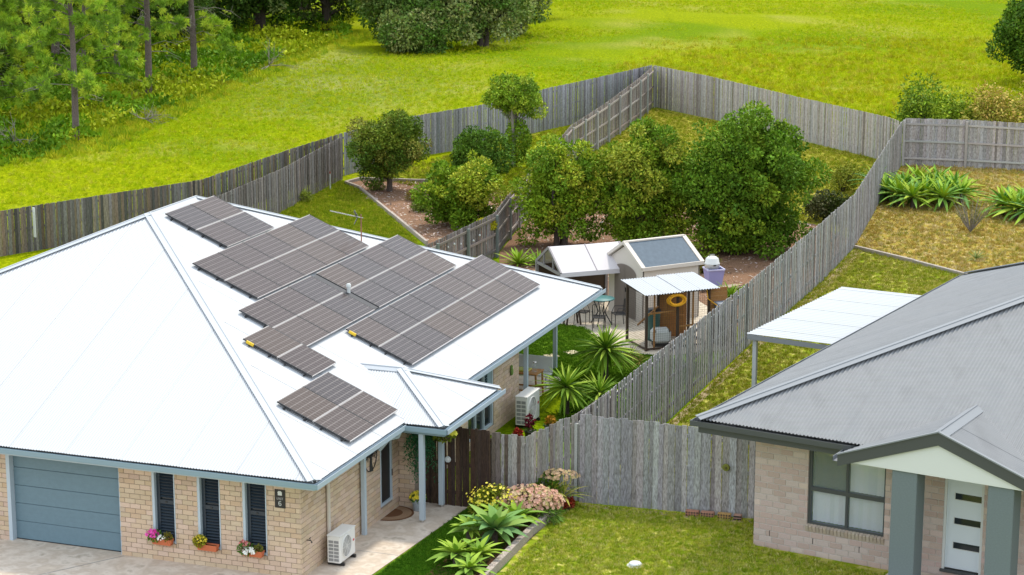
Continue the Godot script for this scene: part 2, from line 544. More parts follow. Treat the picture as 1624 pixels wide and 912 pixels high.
# a paling fence along pts [[x, z, top, foot], ...]. face: +1/-1 the side where rails and posts stand
func fence(called: String, label: String, pts: Array, bw: float, cols: Array, nparts: int, rails_side: float, from_end := false, post_cols: Array = [], rails := true, cat := "fence", grp := "") -> Node3D:
	var root := thing(called, label, cat, V(pts[0][0], 0, pts[0][1]), 0, grp)
	var org := V(pts[0][0], 0, pts[0][1])
	var boards := []
	for i in pts.size() - 1:
		var a := V(pts[i][0], 0, pts[i][1]) - org
		var b := V(pts[i + 1][0], 0, pts[i + 1][1]) - org
		var l := a.distance_to(b)
		var d := (b - a) / l
		var nr := d.cross(Vector3.UP) * rails_side
		var run := 0.0
		while run < l - 0.02:
			var wd := minf(bw * rng.randf_range(0.68, 1.3), l - run)
			var f := (run + wd / 2) / l
			boards.append([a + d * (l * f), d, nr, lerpf(pts[i][2], pts[i + 1][2], f), lerpf(pts[i][3], pts[i + 1][3], f), wd])
			run += wd
		if rails:
			for ry in [0.16, 0.52, 0.88]:
				var st := mb()
				st.set_color(vary(pick(cols), 0.15))
				bar(st, a + nr * 0.055 + V(0, lerpf(pts[i][3], pts[i][2], ry), 0), b + nr * 0.055 + V(0, lerpf(pts[i + 1][3], pts[i + 1][2], ry), 0), 0.045, 0.09)
				put(st, "rail", M.rail_wood, root)
			var np := int(maxf(1, round(l / 2.5)))
			for j in np + (1 if i == pts.size() - 2 else 0):
				var f := float(j) / np
				var p := a + d * (l * f) + nr * 0.13
				var st := mb()
				st.set_color(vary(pick(post_cols if post_cols.size() else cols), 0.12))
				var y1 := lerpf(pts[i][2], pts[i + 1][2], f) - (0.08 if nparts == 0 else 0.3)
				cbox(st, V(-0.06, lerpf(pts[i][3], pts[i + 1][3], f) - 0.2, -0.045), V(0.06, y1, 0.045), 0.006, Transform3D(Basis(d, Vector3.UP, nr), p))
				put(st, "post", M.rail_wood, root)
	var joined := mb()
	var any := false
	var n := boards.size()
	for j in n:
		var q: Array = boards[j]
		var own := (j >= n - nparts) if from_end else (j < nparts)
		var st := mb() if own else joined
		var bc := vary(pick(cols), 0.15) * 1.1
		if rng.randf() < 0.09:
			bc = Color(bc.r * 0.66, bc.g * 0.63, bc.b * 0.6)
		st.set_color(bc)
		var w: float = q[5] / 2 + (0.008 if j % 2 else -rng.randf_range(0.004, 0.009))
		var off := (-rng.randf_range(0.0, 0.006) - (0.0 if j % 2 else 0.024)) if face_side(q[2]) else rng.randf_range(0.0, 0.006) - (0.024 if j % 2 else 0.0)
		var xf := Transform3D(Basis(q[1], Vector3.UP, q[1].cross(Vector3.UP) * -1.0).rotated(q[1], rng.randf_range(-0.006, 0.006)), q[0] + q[2] * (0.02 + off))
		xf.basis = xf.basis.rotated(q[2].normalized(), rng.randf_range(-0.009, 0.009))
		if own:
			cbox(st, V(-w, q[4] - 0.03, -0.008), V(w, q[3] + rng.randf_range(-0.02, 0.012) * (1.6 if nparts > 0 else 0.8), 0.008), 0.003, xf)
			put(st, "paling", M.paling, root)
		else:
			any = true
			box(st, V(-w, q[4] - 0.03, -0.008), V(w, q[3] + rng.randf_range(-0.02, 0.012) * (1.6 if nparts > 0 else 0.8), 0.008), xf)
	if any:
		var o := put(joined, "paling_row", M.paling, root)
		o.set_meta("kind", "stuff")
	return root

# ---------------------------------------------------------------- the house with the white roof
const H1 := Vector3(-4.539, 0, -47.786)
const T1 := 0.4223
const EV := 2.62

func white_house() -> void:
	var h := thing("brick_house", "cream brick house with white corrugated hip roof covered in solar panels", "house", H1, -0.3503)
	var W := 18.77
	var D := 21.48
	var a := W / 2
	var hip := func(s: float, l: float) -> float: return minf(minf(s, l - s), a)
	# four slopes, each of many sheets
	var roof := Node3D.new()
	roof.name = "roof"
	h.add_child(roof, true)
	corrugated(roof, "roof_sheet", M.white_roof, V(-W, EV, 0.05), V(1, 0, 0), V(0, 0, -1), W, T1, hip.bind(W))
	corrugated(roof, "roof_sheet", M.white_roof, V(0.05, EV, 0), V(0, 0, -1), V(-1, 0, 0), D, T1, hip.bind(D))
	corrugated(roof, "roof_sheet", M.white_roof, V(0, EV, -D - 0.05), V(-1, 0, 0), V(0, 0, 1), W, T1, hip.bind(W))
	corrugated(roof, "roof_sheet", M.white_roof, V(-W - 0.05, EV, -D), V(0, 0, 1), V(1, 0, 0), D, T1, hip.bind(D))
	var apex := V(-a, EV + a * T1, -a)
	var apex2 := V(-a, EV + a * T1, -D + a)
	var c := 0.17
	ridge_cap(roof, M.white_metal, V(0, EV, 0), apex, V(-c, 0, c) * 0.72 + V(0, -0.0, 0), V(c, 0, -c) * 0.72)
	ridge_cap(roof, M.white_metal, V(-W, EV, 0), apex, V(c, 0, c) * 0.72, V(-c, 0, -c) * 0.72)
	ridge_cap(roof, M.white_metal, V(0, EV, -D), apex2, V(c, 0, c) * 0.72, V(-c, 0, -c) * 0.72)
	ridge_cap(roof, M.white_metal, V(-W, EV, -D), apex2, V(-c, 0, c) * 0.72, V(c, 0, -c) * 0.72)
	ridge_cap(roof, M.white_metal, apex, apex2, V(c, -c * T1, 0), V(-c, -c * T1, 0))
	# gutters, fascia, soffit
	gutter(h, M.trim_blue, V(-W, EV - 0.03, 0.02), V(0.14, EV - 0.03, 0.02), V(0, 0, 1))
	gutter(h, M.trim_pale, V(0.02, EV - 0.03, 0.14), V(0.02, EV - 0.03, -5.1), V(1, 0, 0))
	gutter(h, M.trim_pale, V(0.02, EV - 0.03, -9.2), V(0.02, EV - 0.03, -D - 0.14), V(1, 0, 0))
	var st := mb()
	box(st, V(-W, EV - 0.22, -0.02), V(0.0, EV - 0.06, 0.015))
	box(st, V(-0.02, EV - 0.22, -D), V(0.015, EV - 0.06, -0.03))
	put(st, "fascia", M.trim_pale, h)
	st = mb()
	box(st, V(-W, EV - 0.2, -0.75), V(-0.02, EV - 0.185, -0.025))
	box(st, V(-0.75, EV - 0.2, -15.4), V(-0.025, EV - 0.185, -0.755))
	box(st, V(-W, EV - 0.2, -D), V(-0.025, EV - 0.185, -15.42))
	put(st, "soffit", M.soffit, h)
	# --- walls. front wall runs from x -18.2 to -0.6 at z -0.5; side wall at x -0.6
	var cols := [Color(0.61, 0.475, 0.335), Color(0.57, 0.44, 0.31), Color(0.64, 0.505, 0.37), Color(0.61, 0.47, 0.36), Color(0.58, 0.44, 0.3), Color(0.63, 0.49, 0.38), Color(0.59, 0.45, 0.345)]
	var top := EV - 0.2
	var X0 := -0.62
	var front_holes := []      # s measured from the corner leftwards
	for w in [[4.56, 3.94], [3.34, 2.73], [2.14, 1.51]]:
		front_holes.append([-X0 * -1 + w[1] , w[0] + X0, 0.45, 2.32])
	front_holes = [[1.51 + X0, 2.14 + X0, 0.44, top], [2.73 + X0, 3.34 + X0, 0.44, top], [3.94 + X0, 4.56 + X0, 0.44, top], [5.45 + X0, 8.6 + X0, 0.0, top]]
	var joined := mb()
	var shared := {}
	var d := V(-1, 0, 0)
	wall_core(h, M.mortar_a, V(X0, 0, -0.512), d, V(0, 0, 1), 17.5, top, front_holes)
	var bl := 0.285
	var bh := 0.124
	var used := 0
	# the wall right of the garage, then the rest
	used += brick_wall(h, joined, V(X0 + 0.012, 0, -0.512), d, V(0, 0, 1), 5.45 + X0 + 0.012, top, bl, bh, 0.012, front_holes.slice(0, 3), cols, 240, shared)
	brick_wall(h, joined, V(-8.6, 0, -0.512), d, V(0, 0, 1), 8.0, top, bl, bh, 0.012, [], cols, 0, shared)
	var side_holes := [[5.15 - 0.5, 5.92 - 0.5, 0.30, 2.16], [11.3 - 0.5, 13.35 - 0.5, 0.25, top]]
	var core_holes := side_holes.map(func(q): return [q[0] - 0.06, q[1] - 0.06, q[2], q[3]])
	wall_core(h, M.mortar_a, V(X0, 0, -0.56), V(0, 0, -1), V(1, 0, 0), 14.9, top, core_holes)
	used += brick_wall(h, joined, V(X0, 0, -0.5), V(0, 0, -1), V(1, 0, 0), 1.8, top, bl, bh, 0.012, [], cols, 300 - used, shared)
	var rest := side_holes.map(func(q): return [q[0] - 1.81, q[1] - 1.81, q[2], q[3]])
	brick_wall(h, joined, V(X0, 0, -2.31), V(0, 0, -1), V(1, 0, 0), 13.19, top, bl, bh, 0.012, rest, cols, 0, shared)
	# pier that steps out beyond the door, rear wall, far walls
	wall_core(h, M.mortar_a, V(-0.16, 0, -6.32), d, V(0, 0, 1), 0.45, top, [], 0.3)
	brick_wall(h, joined, V(-0.16, 0, -6.32), d, V(0, 0, 1), 0.45, top, bl, bh, 0.012, [], cols, 0, shared)
	wall_core(h, M.mortar_a, V(X0, 0, -15.5), d, V(0, 0, -1), 17.5, top, [])
	wall_core(h, M.mortar_a, V(-18.1, 0, -0.75), V(0, 0, -1), V(-1, 0, 0), 14.5, top, [])
	put(joined, "brickwork", M.brick_a, h).set_meta("kind", "stuff")
	# --- garage door
	var g := Node3D.new()
	g.name = "garage_door"
	h.add_child(g, true)
	for k in 5:
		st = mb()
		cbox(st, V(-8.5, 0.03 + k * 0.462, -0.70), V(-5.46, 0.03 + (k + 1) * 0.462 - 0.009, -0.665), 0.006)
		put(st, "door_panel", M.garage, g)
		st = mb()
		for r in 3:
			box(st, V(-8.5, 0.03 + k * 0.462 + 0.115 * (r + 1), -0.668), V(-5.46, 0.03 + k * 0.462 + 0.115 * (r + 1) + 0.012, -0.6635))
		put(st, "rib", M.garage, g)
	st = mb()
	box(st, V(-8.5, 0.0, -0.7), V(-5.46, 0.028, -0.66))
	put(st, "rubber_seal", M.black, g)
	st = mb()
	box(st, V(-8.6, 0, -0.72), V(-8.5, top, -0.49))
	box(st, V(-5.46, 0, -0.72), V(-5.435, top, -0.51))
	box(st, V(-8.5, top - 0.1, -0.71), V(-5.46, top, -0.66))
	put(st, "door_frame", M.trim_pale, h)
	# --- the three narrow windows
	for w in [[-4.56, -3.94], [-3.34, -2.73], [-2.14, -1.51]]:
		shutter_window(h, w[0], w[1], 0.46, top)
	# front screen door
	st = mb()
	box(st, V(-0.70, 0.30, -5.92), V(-0.605, 0.37, -5.15))
	box(st, V(-0.70, 0.37, -5.22), V(-0.61, 2.16, -5.15))
	box(st, V(-0.70, 0.37, -5.92), V(-0.61, 2.16, -5.85))
	box(st, V(-0.70, 2.1, -5.85), V(-0.61, 2.16, -5.22))
	var fd := Node3D.new()
	fd.name = "front_door"
	h.add_child(fd, true)
	put(st, "door_frame", M.trim_pale, fd)
	st = mb()
	box(st, V(-0.68, 0.37, -5.85), V(-0.65, 2.1, -5.22))
	put(st, "screen", M.black, fd)
	st = mb()
	box(st, V(-0.65, 0.95, -5.90), V(-0.59, 1.12, -5.87))
	put(st, "handle", M.black_metal, fd)
	# side window with teal shutters, seen above and below the porch roof
	var bw := Node3D.new()
	bw.name = "window"
	h.add_child(bw, true)
	st = mb()
	for z in [[-11.36, -11.3], [-12.0, -11.94], [-12.66, -12.6], [-13.35, -13.27]]:
		box(st, V(-0.72, 0.25, z[0]), V(-0.63, top, z[1]))
	box(st, V(-0.715, 0.25, -13.27), V(-0.632, 0.32, -11.36))
	put(st, "frame", M.trim_pale, bw)
	for k in 3:
		st = mb()
		box(st, V(-0.70, 0.32, -11.93 - 0.66 * k + 0.0), V(-0.69, top, -11.37 - 0.66 * k))
		put(st, "pane", M.glass_dark, bw)
	st = mb()
	box(st, V(-0.66, 1.3, -13.26), V(-0.645, top, -12.94))
	put(st, "shutter", M.trim_blue, bw)
	for k in 16:
		st = mb()
		box(st, V(-0.02, 0, -0.14), V(0.02, 0.012, 0.14), Transform3D(Basis(Vector3.BACK, 0.7), V(-0.635, 1.25 + k * 0.075, -12.8)))
		put(st, "slat", M.teal, bw)
	# pipes
	st = mb()
	tube(st, [V(-0.55, 0.0, -1.9), V(-0.55, 2.2, -1.9), V(-0.3, 2.38, -1.9), V(0.02, 2.46, -1.9)], [0.047, 0.047, 0.047, 0.047], 10)
	put(st, "downpipe", M.cream, h)
	st = mb()
	cbox(st, V(-0.56, 0.0, -3.93), V(-0.45, top + 0.02, -3.82), 0.006)
	put(st, "post", M.trim_pale, h)
	st = mb()
	tube(st, [V(-0.54, 1.9, -4.95), V(-0.3, 2.2, -4.99), V(-0.05, 2.28, -5.02), V(0.04, 2.5, -5.02)], [0.05, 0.05, 0.05, 0.05], 10)
	put(st, "downpipe", M.trim_pale, h)
	# garden tap
	st = mb()
	tube(st, [V(-0.62, 0.88, -0.78), V(-0.5, 0.88, -0.78), V(-0.47, 0.82, -0.78)], [0.014, 0.014, 0.018], 8)
	bar(st, V(-0.52, 0.94, -0.82), V(-0.52, 0.94, -0.74), 0.012, 0.02)
	bar(st, V(-0.52, 0.88, -0.78), V(-0.52, 0.95, -0.78), 0.014, 0.014)
	put(st, "tap", M.mesh_wire, h)
	# veranda posts at the back
	for p in [[-0.48, -15.75], [-1.29, -20.8]]:
		st = mb()
		cbox(st, V(p[0] - 0.06, 0, p[1] - 0.06), V(p[0] + 0.06, EV - 0.2, p[1] + 0.06), 0.006)
		put(st, "post", M.trim_pale, h)
	# --- porch
	var p := Node3D.new()
	p.name = "porch"
	h.add_child(p, true)
	var z0 := -5.17
	var z1 := -9.12
	var ex := 1.14
	var half := (z0 - z1) / 2
	var tp := 0.42
	var ye := EV - 0.02
	# front slope: eave along x, from the main roof to the corner
	var inner := -2.0
	var ap := V(ex - half, ye + half * tp, (z0 + z1) / 2)
	var L := ex - inner
	var valley := func(s: float) -> float:
		var x := inner + s
		# main roof height at this x, the slope ends where it rises out of the main roof
		return minf(half, ex - x)
	var low := func(s: float) -> float:
		var x := inner + s
		return maxf(0.0, -x)
	corrugated(p, "roof_sheet", M.white_roof, V(inner, ye, z0), V(1, 0, 0), V(0, 0, -1), L, tp, valley, 0.076, 0.009, 0.762, low)
	var low2 := func(s: float) -> float: return maxf(0.0, -(ex - s))
	var val2 := func(s: float) -> float: return minf(half, s)
	corrugated(p, "roof_sheet", M.white_roof, V(ex, ye, z1), V(-1, 0, 0), V(0, 0, 1), L, tp, val2, 0.076, 0.009, 0.762, low2)
	corrugated(p, "roof_sheet", M.white_roof, V(ex, ye, z0), V(0, 0, -1), V(-1, 0, 0), z0 - z1, tp, func(s: float) -> float: return minf(s, z0 - z1 - s))
	ridge_cap(p, M.white_metal, V(ex, ye, z0), ap, V(-c, 0, c) * 0.6, V(c, 0, -c) * 0.6)
	ridge_cap(p, M.white_metal, V(ex, ye, z1), ap, V(c, 0, c) * 0.6, V(-c, 0, -c) * 0.6)
	ridge_cap(p, M.white_metal, ap, V(-2.05, ap.y, ap.z), V(0, -c * tp, c) * 0.8, V(0, -c * tp, -c) * 0.8)
	# valley gutter
	st = mb()
	quad(st, V(0.0, ye + 0.03, z0 + 0.09), V(-2.0, ye + 2.0 * T1 + 0.03, z0 - 1.9), V(-2.08, ye + 2.0 * T1 + 0.045, z0 - 1.86), V(-0.1, ye + 0.075, z0 + 0.14))
	put(st, "valley_flashing", M.trim_pale, p)
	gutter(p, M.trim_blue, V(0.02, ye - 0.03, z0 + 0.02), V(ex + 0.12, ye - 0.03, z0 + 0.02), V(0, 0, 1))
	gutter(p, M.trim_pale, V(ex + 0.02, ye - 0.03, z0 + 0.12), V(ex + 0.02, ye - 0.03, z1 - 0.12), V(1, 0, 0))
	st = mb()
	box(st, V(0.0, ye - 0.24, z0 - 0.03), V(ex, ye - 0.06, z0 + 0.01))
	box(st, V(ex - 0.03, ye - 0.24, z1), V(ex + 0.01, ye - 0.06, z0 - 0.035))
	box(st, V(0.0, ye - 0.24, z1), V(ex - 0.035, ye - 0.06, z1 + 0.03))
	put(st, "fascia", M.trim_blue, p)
	st = mb()
	box(st, V(-0.6, ye - 0.2, z1 + 0.035), V(ex - 0.04, ye - 0.18, z0 - 0.035))
	put(st, "ceiling", M.soffit, p)
	for q in [[0.5, -5.24], [0.5, -6.55]]:
		st = mb()
		cbox(st, V(q[0] - 0.065, 0.08, q[1] - 0.065), V(q[0] + 0.065, ye - 0.2, q[1] + 0.065), 0.006)
		var po := put(st, "post", M.trim_pale, p)
		st = mb()
		box(st, V(q[0] - 0.02, 0.0, q[1] - 0.02), V(q[0] + 0.02, 0.08, q[1] + 0.02))
		box(st, V(q[0] - 0.07, 0.08, q[1] - 0.04), V(q[0] - 0.0655, 0.3, q[1] + 0.04))
		put(st, "bracket", M.alloy, po)

func shutter_window(h: Node, x0: float, x1: float, y0: float, y1: float) -> void:
	var w := Node3D.new()
	w.name = "window"
	h.add_child(w, true)
	var st := mb()
	box(st, V(x0, y0, -0.68), V(x0 + 0.075, y1, -0.505))
	box(st, V(x1 - 0.03, y0, -0.68), V(x1, y1, -0.515))
	box(st, V(x0 + 0.075, y0, -0.68), V(x1 - 0.03, y0 + 0.04, -0.55))
	put(st, "frame", M.trim_pale, w)
	st = mb()
	box(st, V(x0 + 0.08, y0 + 0.04, -0.68), V(x1 - 0.03, y1, -0.665))
	put(st, "pane", M.glass_dark, w)
	var s := Node3D.new()
	s.name = "shutter"
	w.add_child(s, true)
	st = mb()
	var a := x0 + 0.08
	var b := x1 - 0.035
	for xx in [[a, a + 0.085], [b - 0.04, b]]:
		box(st, V(xx[0], y0 + 0.045, -0.655), V(xx[1], y1, -0.61))
	var mid := (y0 + y1) / 2 + 0.02
	box(st, V(a + 0.085, mid - 0.05, -0.652), V(b - 0.04, mid + 0.05, -0.612))
	box(st, V(a + 0.085, y0 + 0.045, -0.652), V(b - 0.04, y0 + 0.17, -0.612))
	put(st, "stile", M.navy, s)
	st = mb()
	bar(st, V((a + b) / 2, mid - 0.02, -0.605), V((a + b) / 2, mid + 0.02, -0.605), 0.05, 0.014, Vector3.BACK)
	put(st, "latch", M.black_metal, s)
	var y := y0 + 0.22
	while y < y1 - 0.03:
		if absf(y - mid) > 0.075:
			st = mb()
			cbox(st, V(a + 0.087, -0.004, -0.03), V(b - 0.042, 0.004, 0.03), 0.002, Transform3D(Basis(Vector3.RIGHT, 0.75), V(0, y, -0.63)))
			put(st, "slat", M.navy, s)
		y += 0.076
	# brick-on-edge sill
	var n := int((x1 - x0) / 0.085)
	for k in n:
		st = mb()
		st.set_color(vary(Color(0.52, 0.39, 0.28), 0.12))
		var xx := x0 + (x1 - x0) * k / n
		cbox(st, V(xx + 0.004, -0.11, -0.16), V(xx + (x1 - x0) / n - 0.004, 0.0, 0.035), 0.005, Transform3D(Basis(Vector3.RIGHT, 0.2), V(0, y0 + 0.0, -0.52)))
		put(st, "sill_brick", M.brick_a, w)

# ---------------------------------------------------------------- solar panels
func panel_mesh(pv: float, ps: float) -> Array:
	var st := mb()           # frame
	var f := 0.009
	var top := 0.035
	box(st, V(0, 0, 0), V(f, top, pv)); box(st, V(ps - f, 0, 0), V(ps, top, pv))
	st.generate_normals()
	var rails := st.commit()
	st = mb()
	box(st, V(f, 0, 0), V(ps - f, top - 0.001, 0.012)); box(st, V(f, 0, pv - 0.012), V(ps - f, top - 0.001, pv))
	st.generate_normals()
	var ends := st.commit()
	st = mb()
	box(st, V(f, 0.012, 0.012), V(ps - f, 0.026, pv - 0.012))
	st.generate_normals()
	var back := st.commit()
	st = mb()
	var nx := 6
	var nz := 10
	var wx := (ps - 2 * f - 0.02) / nx
	var wz := (pv - 0.05) / nz
	for i in nx:
		for j in nz:
			var x := f + 0.01 + i * wx
			var z := 0.025 + j * wz
			var g := 0.007
			quad(st, V(x + g, 0.029, z + g), V(x + g, 0.029, z + wz - g), V(x + wx - g, 0.029, z + wz - g), V(x + wx - g, 0.029, z + g))
	st.generate_normals()
	return [rails, ends, back, st.commit()]

func solar() -> void:
	# arrays on the right-hand slope: start along the eave, start up the slope, columns, rows
	var ps := 1.058
	var pv := 1.475
	var arr := [[9.63, 7.72, 2, 2], [7.47, 5.56, 5, 2], [10.93, 3.37, 4, 2], [6.2, 3.37, 3, 2], [8.44, 1.17, 7, 2], [4.74, 2.45, 1, 2], [2.48, 0.235, 2, 2]]
	var names := ["small ridge block", "wide upper block", "block behind the vent pipe", "middle block", "long bottom block", "narrow two-panel block", "separate block above the door"]
	var ords := ["first", "second", "third", "fourth", "fifth", "sixth", "seventh"]
	var bas := Basis(Vector3.UP, -0.3503)
	var meshes := panel_mesh(pv - 0.016, ps - 0.016)
	var slope := atan(T1)
	var ci := 0
	for k in arr.size():
		var q: Array = arr[k]
		for r in q[3]:
			for c in q[2]:
				# panel frame: local x down the slope, z towards the front
				var s0: float = q[1] + (r + 1) * ps      # upper edge
				var v1: float = q[0] + (c + 1) * pv      # far edge
				var cs := cos(slope)
				var at := H1 + bas * V(-s0 * cs, EV + s0 * sin(slope) + 0.11, -v1)
				var o := thing("solar_panel", "brown solar panel, %s from front, %s row of the %s" % [ords[c], "upper" if r == 1 else "lower", names[k]], "solar panel", at, 0, "solar panels on the white roof")
				o.basis = bas * Basis(Vector3.BACK, -slope)
				put_mesh(meshes[0], "frame_rail", M.alloy, o)
				put_mesh(meshes[1], "frame_end", M.dark_alloy, o)
				put_mesh(meshes[2], "backing", M.backsheet, o)
				var tone: Array = M.cells
				put_mesh(meshes[3], "cells", tone[rng.randi() % tone.size()], o)
				# rail and feet under the panel
				var st := mb()
				for x in [0.22, ps - 0.25]:
					box(st, V(x, -0.045, -0.0), V(x + 0.04, -0.002, pv))
				put(st, "mounting_rail", M.dark_alloy, o)
				if c == 0:
					st = mb()
					for x in [0.22, ps - 0.25]:
						box(st, V(x, -0.1, pv - 0.05), V(x + 0.04, -0.045, pv + 0.02))
						box(st, V(x - 0.02, -0.1, pv + 0.02), V(x + 0.06, -0.085, pv + 0.09))
					put(st, "foot", M.dark_alloy, o)
				if (k == 4 and c == 0 and r == 1) or (k == 5 and r == 1):
					st = mb()
					cbox(st, V(0.12, -0.03, pv - 0.02), V(0.34, 0.045, pv + 0.015), 0.004)
					put(st, "warning_label", M.yellow, o)
				ci += 1

func roof_fittings() -> void:
	var bas := Basis(Vector3.UP, -0.3503)
	# television antenna
	var b := H1 + bas * V(-5.51, EV + 5.51 * T1, -15.15)
	var o := thing("television_antenna", "thin television antenna on a rusty mast at the back of the white roof", "antenna", b)
	var st := mb()
	tube(st, [V(0, -0.05, 0), V(0, 0.85, 0)], [0.02, 0.018], 8)
	put(st, "mast", mat(lin(0.3, 0.12, 0.08), 0.7), o)
	st = mb()
	var e := V(-0.92, 0.98, 0.1)
	bar(st, V(0.06, 0.74, 0), e, 0.02, 0.02)
	put(st, "boom", M.alloy, o)
	var dir := (e - V(0.06, 0.74, 0)).normalized()
	for k in 12:
		st = mb()
		var p := V(0.0, 0.75, 0) + dir * (0.22 + 0.06 * k)
		bar(st, p - V(0, 0.0, 0.09), p + V(0, 0, 0.09), 0.007, 0.007)
		put(st, "element", M.alloy, o)
	st = mb()
	for s in [-1, 1]:
		for k in 4:
			bar(st, V(-0.12 - 0.025 * k, 0.76 + s * (0.03 + 0.05 * k), -0.2), V(-0.12 - 0.025 * k, 0.76 + s * (0.03 + 0.05 * k), 0.2), 0.014, 0.02)
		bar(st, V(-0.1, 0.76, 0), V(-0.2, 0.76 + s * 0.2, 0), 0.025, 0.025)
	put(st, "reflector", M.dark_alloy, o)
	# black strip added as painted shadow in the gap between two blocks
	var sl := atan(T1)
	o = thing("gap_shadow", "narrow black strip painting the shadow in the gap between the solar panel blocks", "painted shadow", H1 + bas * V(-5.45 * cos(sl), EV + 5.45 * sin(sl) + 0.11, -10.91))
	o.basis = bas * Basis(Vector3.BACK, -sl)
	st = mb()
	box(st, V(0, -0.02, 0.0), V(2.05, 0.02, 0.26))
	put(st, "tray", M.black, o)  # black slab that stands for the shade in the gap
	st = mb()
	for x in [0.3, 1.0, 1.7]:
		box(st, V(x, -0.1, 0.1), V(x + 0.05, -0.02, 0.16))
	put(st, "bracket", M.dark_alloy, o)  # supports of the added shadow strip
	# plumbing vent
	b = H1 + bas * V(-4.0, EV + 4.0 * T1, -10.86)
	o = thing("vent_pipe", "short white plumbing vent pipe poking up between the solar panels", "vent pipe", b)
	st = mb()
	tube(st, [V(0, -0.05, 0), V(0, 0.3, 0)], [0.05, 0.05], 12)
	put(st, "pipe", M.white_paint, o)
	st = mb()
	tube(st, [V(0, 0.29, 0), V(0, 0.36, 0), V(0, 0.39, 0)], [0.068, 0.068, 0.04], 12)
	put(st, "cowl", M.white_paint, o)

# ---------------------------------------------------------------- things around the white-roofed house
func h1(x: float, y: float, z: float) -> Vector3:
	return H1 + Basis(Vector3.UP, -0.3503) * V(x, y, z)

func blossom(st: SurfaceTool, p: Vector3, r: float, c: Color, up := Vector3.UP) -> void:
	st.set_color(c)
	var a := up.cross(V(0.3, 0.1, 0.9)).normalized()
	var b := up.cross(a)
	for k in 5:
		var t := TAU * k / 5 + p.x * 7
		var d := a * cos(t) + b * sin(t)
		var e := a * cos(t + 0.55) + b * sin(t + 0.55)
		var f := a * cos(t - 0.55) + b * sin(t - 0.55)
		quad(st, p, p + f * r * 0.7 + up * r * 0.15, p + d * r + up * r * 0.3, p + e * r * 0.7 + up * r * 0.15)

func flowers(parent: Node, called: String, n: int, c: Vector3, rad: Vector3, r: float, cols: Array) -> void:
	var st := mb()
	for i in n:
		var o := rdir()
		o.y = absf(o.y) * 0.9 + 0.05
		blossom(st, c + o * rad * rng.randf_range(0.75, 1.05), r * rng.randf_range(0.7, 1.2), vary(pick(cols), 0.12), (o + V(0, 0.5, 0.6)).normalized())
	put(st, called, M.petal, parent)

func greens(parent: Node, c: Vector3, rad: Vector3, n: int, l: float, w: float, col: Color, called := "foliage") -> void:
	leaves_begin()
	leaf_ball(c, rad, n, l, w, col, 0.25, 0.3)
	put_mesh(leaves_mesh(), called, M.leaf, parent)

func flower_boxes() -> void:
	var spec := [
		[-4.25, "terracotta window box with magenta and white petunias on the sill beside the garage"],
		[-3.03, "terracotta window box with one small yellow flowered bush on the middle sill"],
		[-1.83, "terracotta window box with pink and white flowers on the sill beside the house number"]]
	for k in 3:
		var o := thing("window_box", spec[k][1], "flower box", h1(spec[k][0], 0.46, -0.40), -0.3503, "window boxes under the shuttered windows")
		var st := mb()
		# tapering trough
		var t := [V(-0.27, 0.15, -0.085), V(0.27, 0.15, -0.085), V(0.27, 0.15, 0.085), V(-0.27, 0.15, 0.085)]
		var b := [V(-0.24, 0, -0.065), V(0.24, 0, -0.065), V(0.24, 0, 0.065), V(-0.24, 0, 0.065)]
		for i in 4:
			var j := (i + 1) % 4
			quad(st, b[i], b[j], t[j], t[i])
			quad(st, b[i] * V(0.93, 1, 0.85), b[j] * V(0.93, 1, 0.85), t[j] * V(0.93, 1, 0.85), t[i] * V(0.93, 1, 0.85))
			quad(st, t[i], t[j], t[j] * V(0.93, 1, 0.85), t[i] * V(0.93, 1, 0.85))
		quad(st, b[0], b[1], b[2], b[3])
		put(st, "trough", M.terracotta, o)
		st = mb()
		box(st, V(-0.245, 0.02, -0.065), V(0.245, 0.115, 0.065))
		put(st, "soil", M.soil, o)
		if k == 0:
			greens(o, V(-0.18, 0.2, 0.05), V(0.17, 0.14, 0.12), 260, 0.06, 0.02, Color(0.1, 0.2, 0.03))
			flowers(o, "magenta_flowers", 80, V(-0.23, 0.2, 0.08), V(0.17, 0.19, 0.11), 0.034, [Color(0.65, 0.03, 0.3), Color(0.75, 0.08, 0.4), Color(0.6, 0.02, 0.25)])
			flowers(o, "white_flowers", 40, V(0.0, 0.16, 0.08), V(0.12, 0.1, 0.09), 0.026, [Color(0.75, 0.75, 0.68)])
			greens(o, V(0.16, 0.2, 0.02), V(0.1, 0.12, 0.09), 200, 0.05, 0.018, Color(0.2, 0.17, 0.03), "dry_foliage")
		elif k == 1:
			greens(o, V(-0.19, 0.22, 0.05), V(0.16, 0.15, 0.13), 480, 0.05, 0.018, Color(0.25, 0.24, 0.02))
			flowers(o, "yellow_flowers", 80, V(-0.19, 0.22, 0.05), V(0.17, 0.16, 0.14), 0.022, [Color(0.75, 0.55, 0.02), Color(0.6, 0.5, 0.03)])
		else:
			greens(o, V(-0.16, 0.2, 0.06), V(0.2, 0.16, 0.13), 320, 0.06, 0.02, Color(0.09, 0.17, 0.03))
			flowers(o, "pink_flowers", 60, V(-0.2, 0.26, 0.04), V(0.14, 0.12, 0.1), 0.03, [Color(0.6, 0.16, 0.16), Color(0.7, 0.3, 0.28), Color(0.5, 0.1, 0.1)])
			flowers(o, "white_flowers", 90, V(-0.06, 0.1, 0.12), V(0.16, 0.16, 0.1), 0.03, [Color(0.8, 0.8, 0.74)])
			greens(o, V(0.14, 0.2, 0.02), V(0.1, 0.1, 0.08), 160, 0.05, 0.018, Color(0.16, 0.16, 0.03), "low_foliage")
		st = mb()
		if k > 0:
			continue

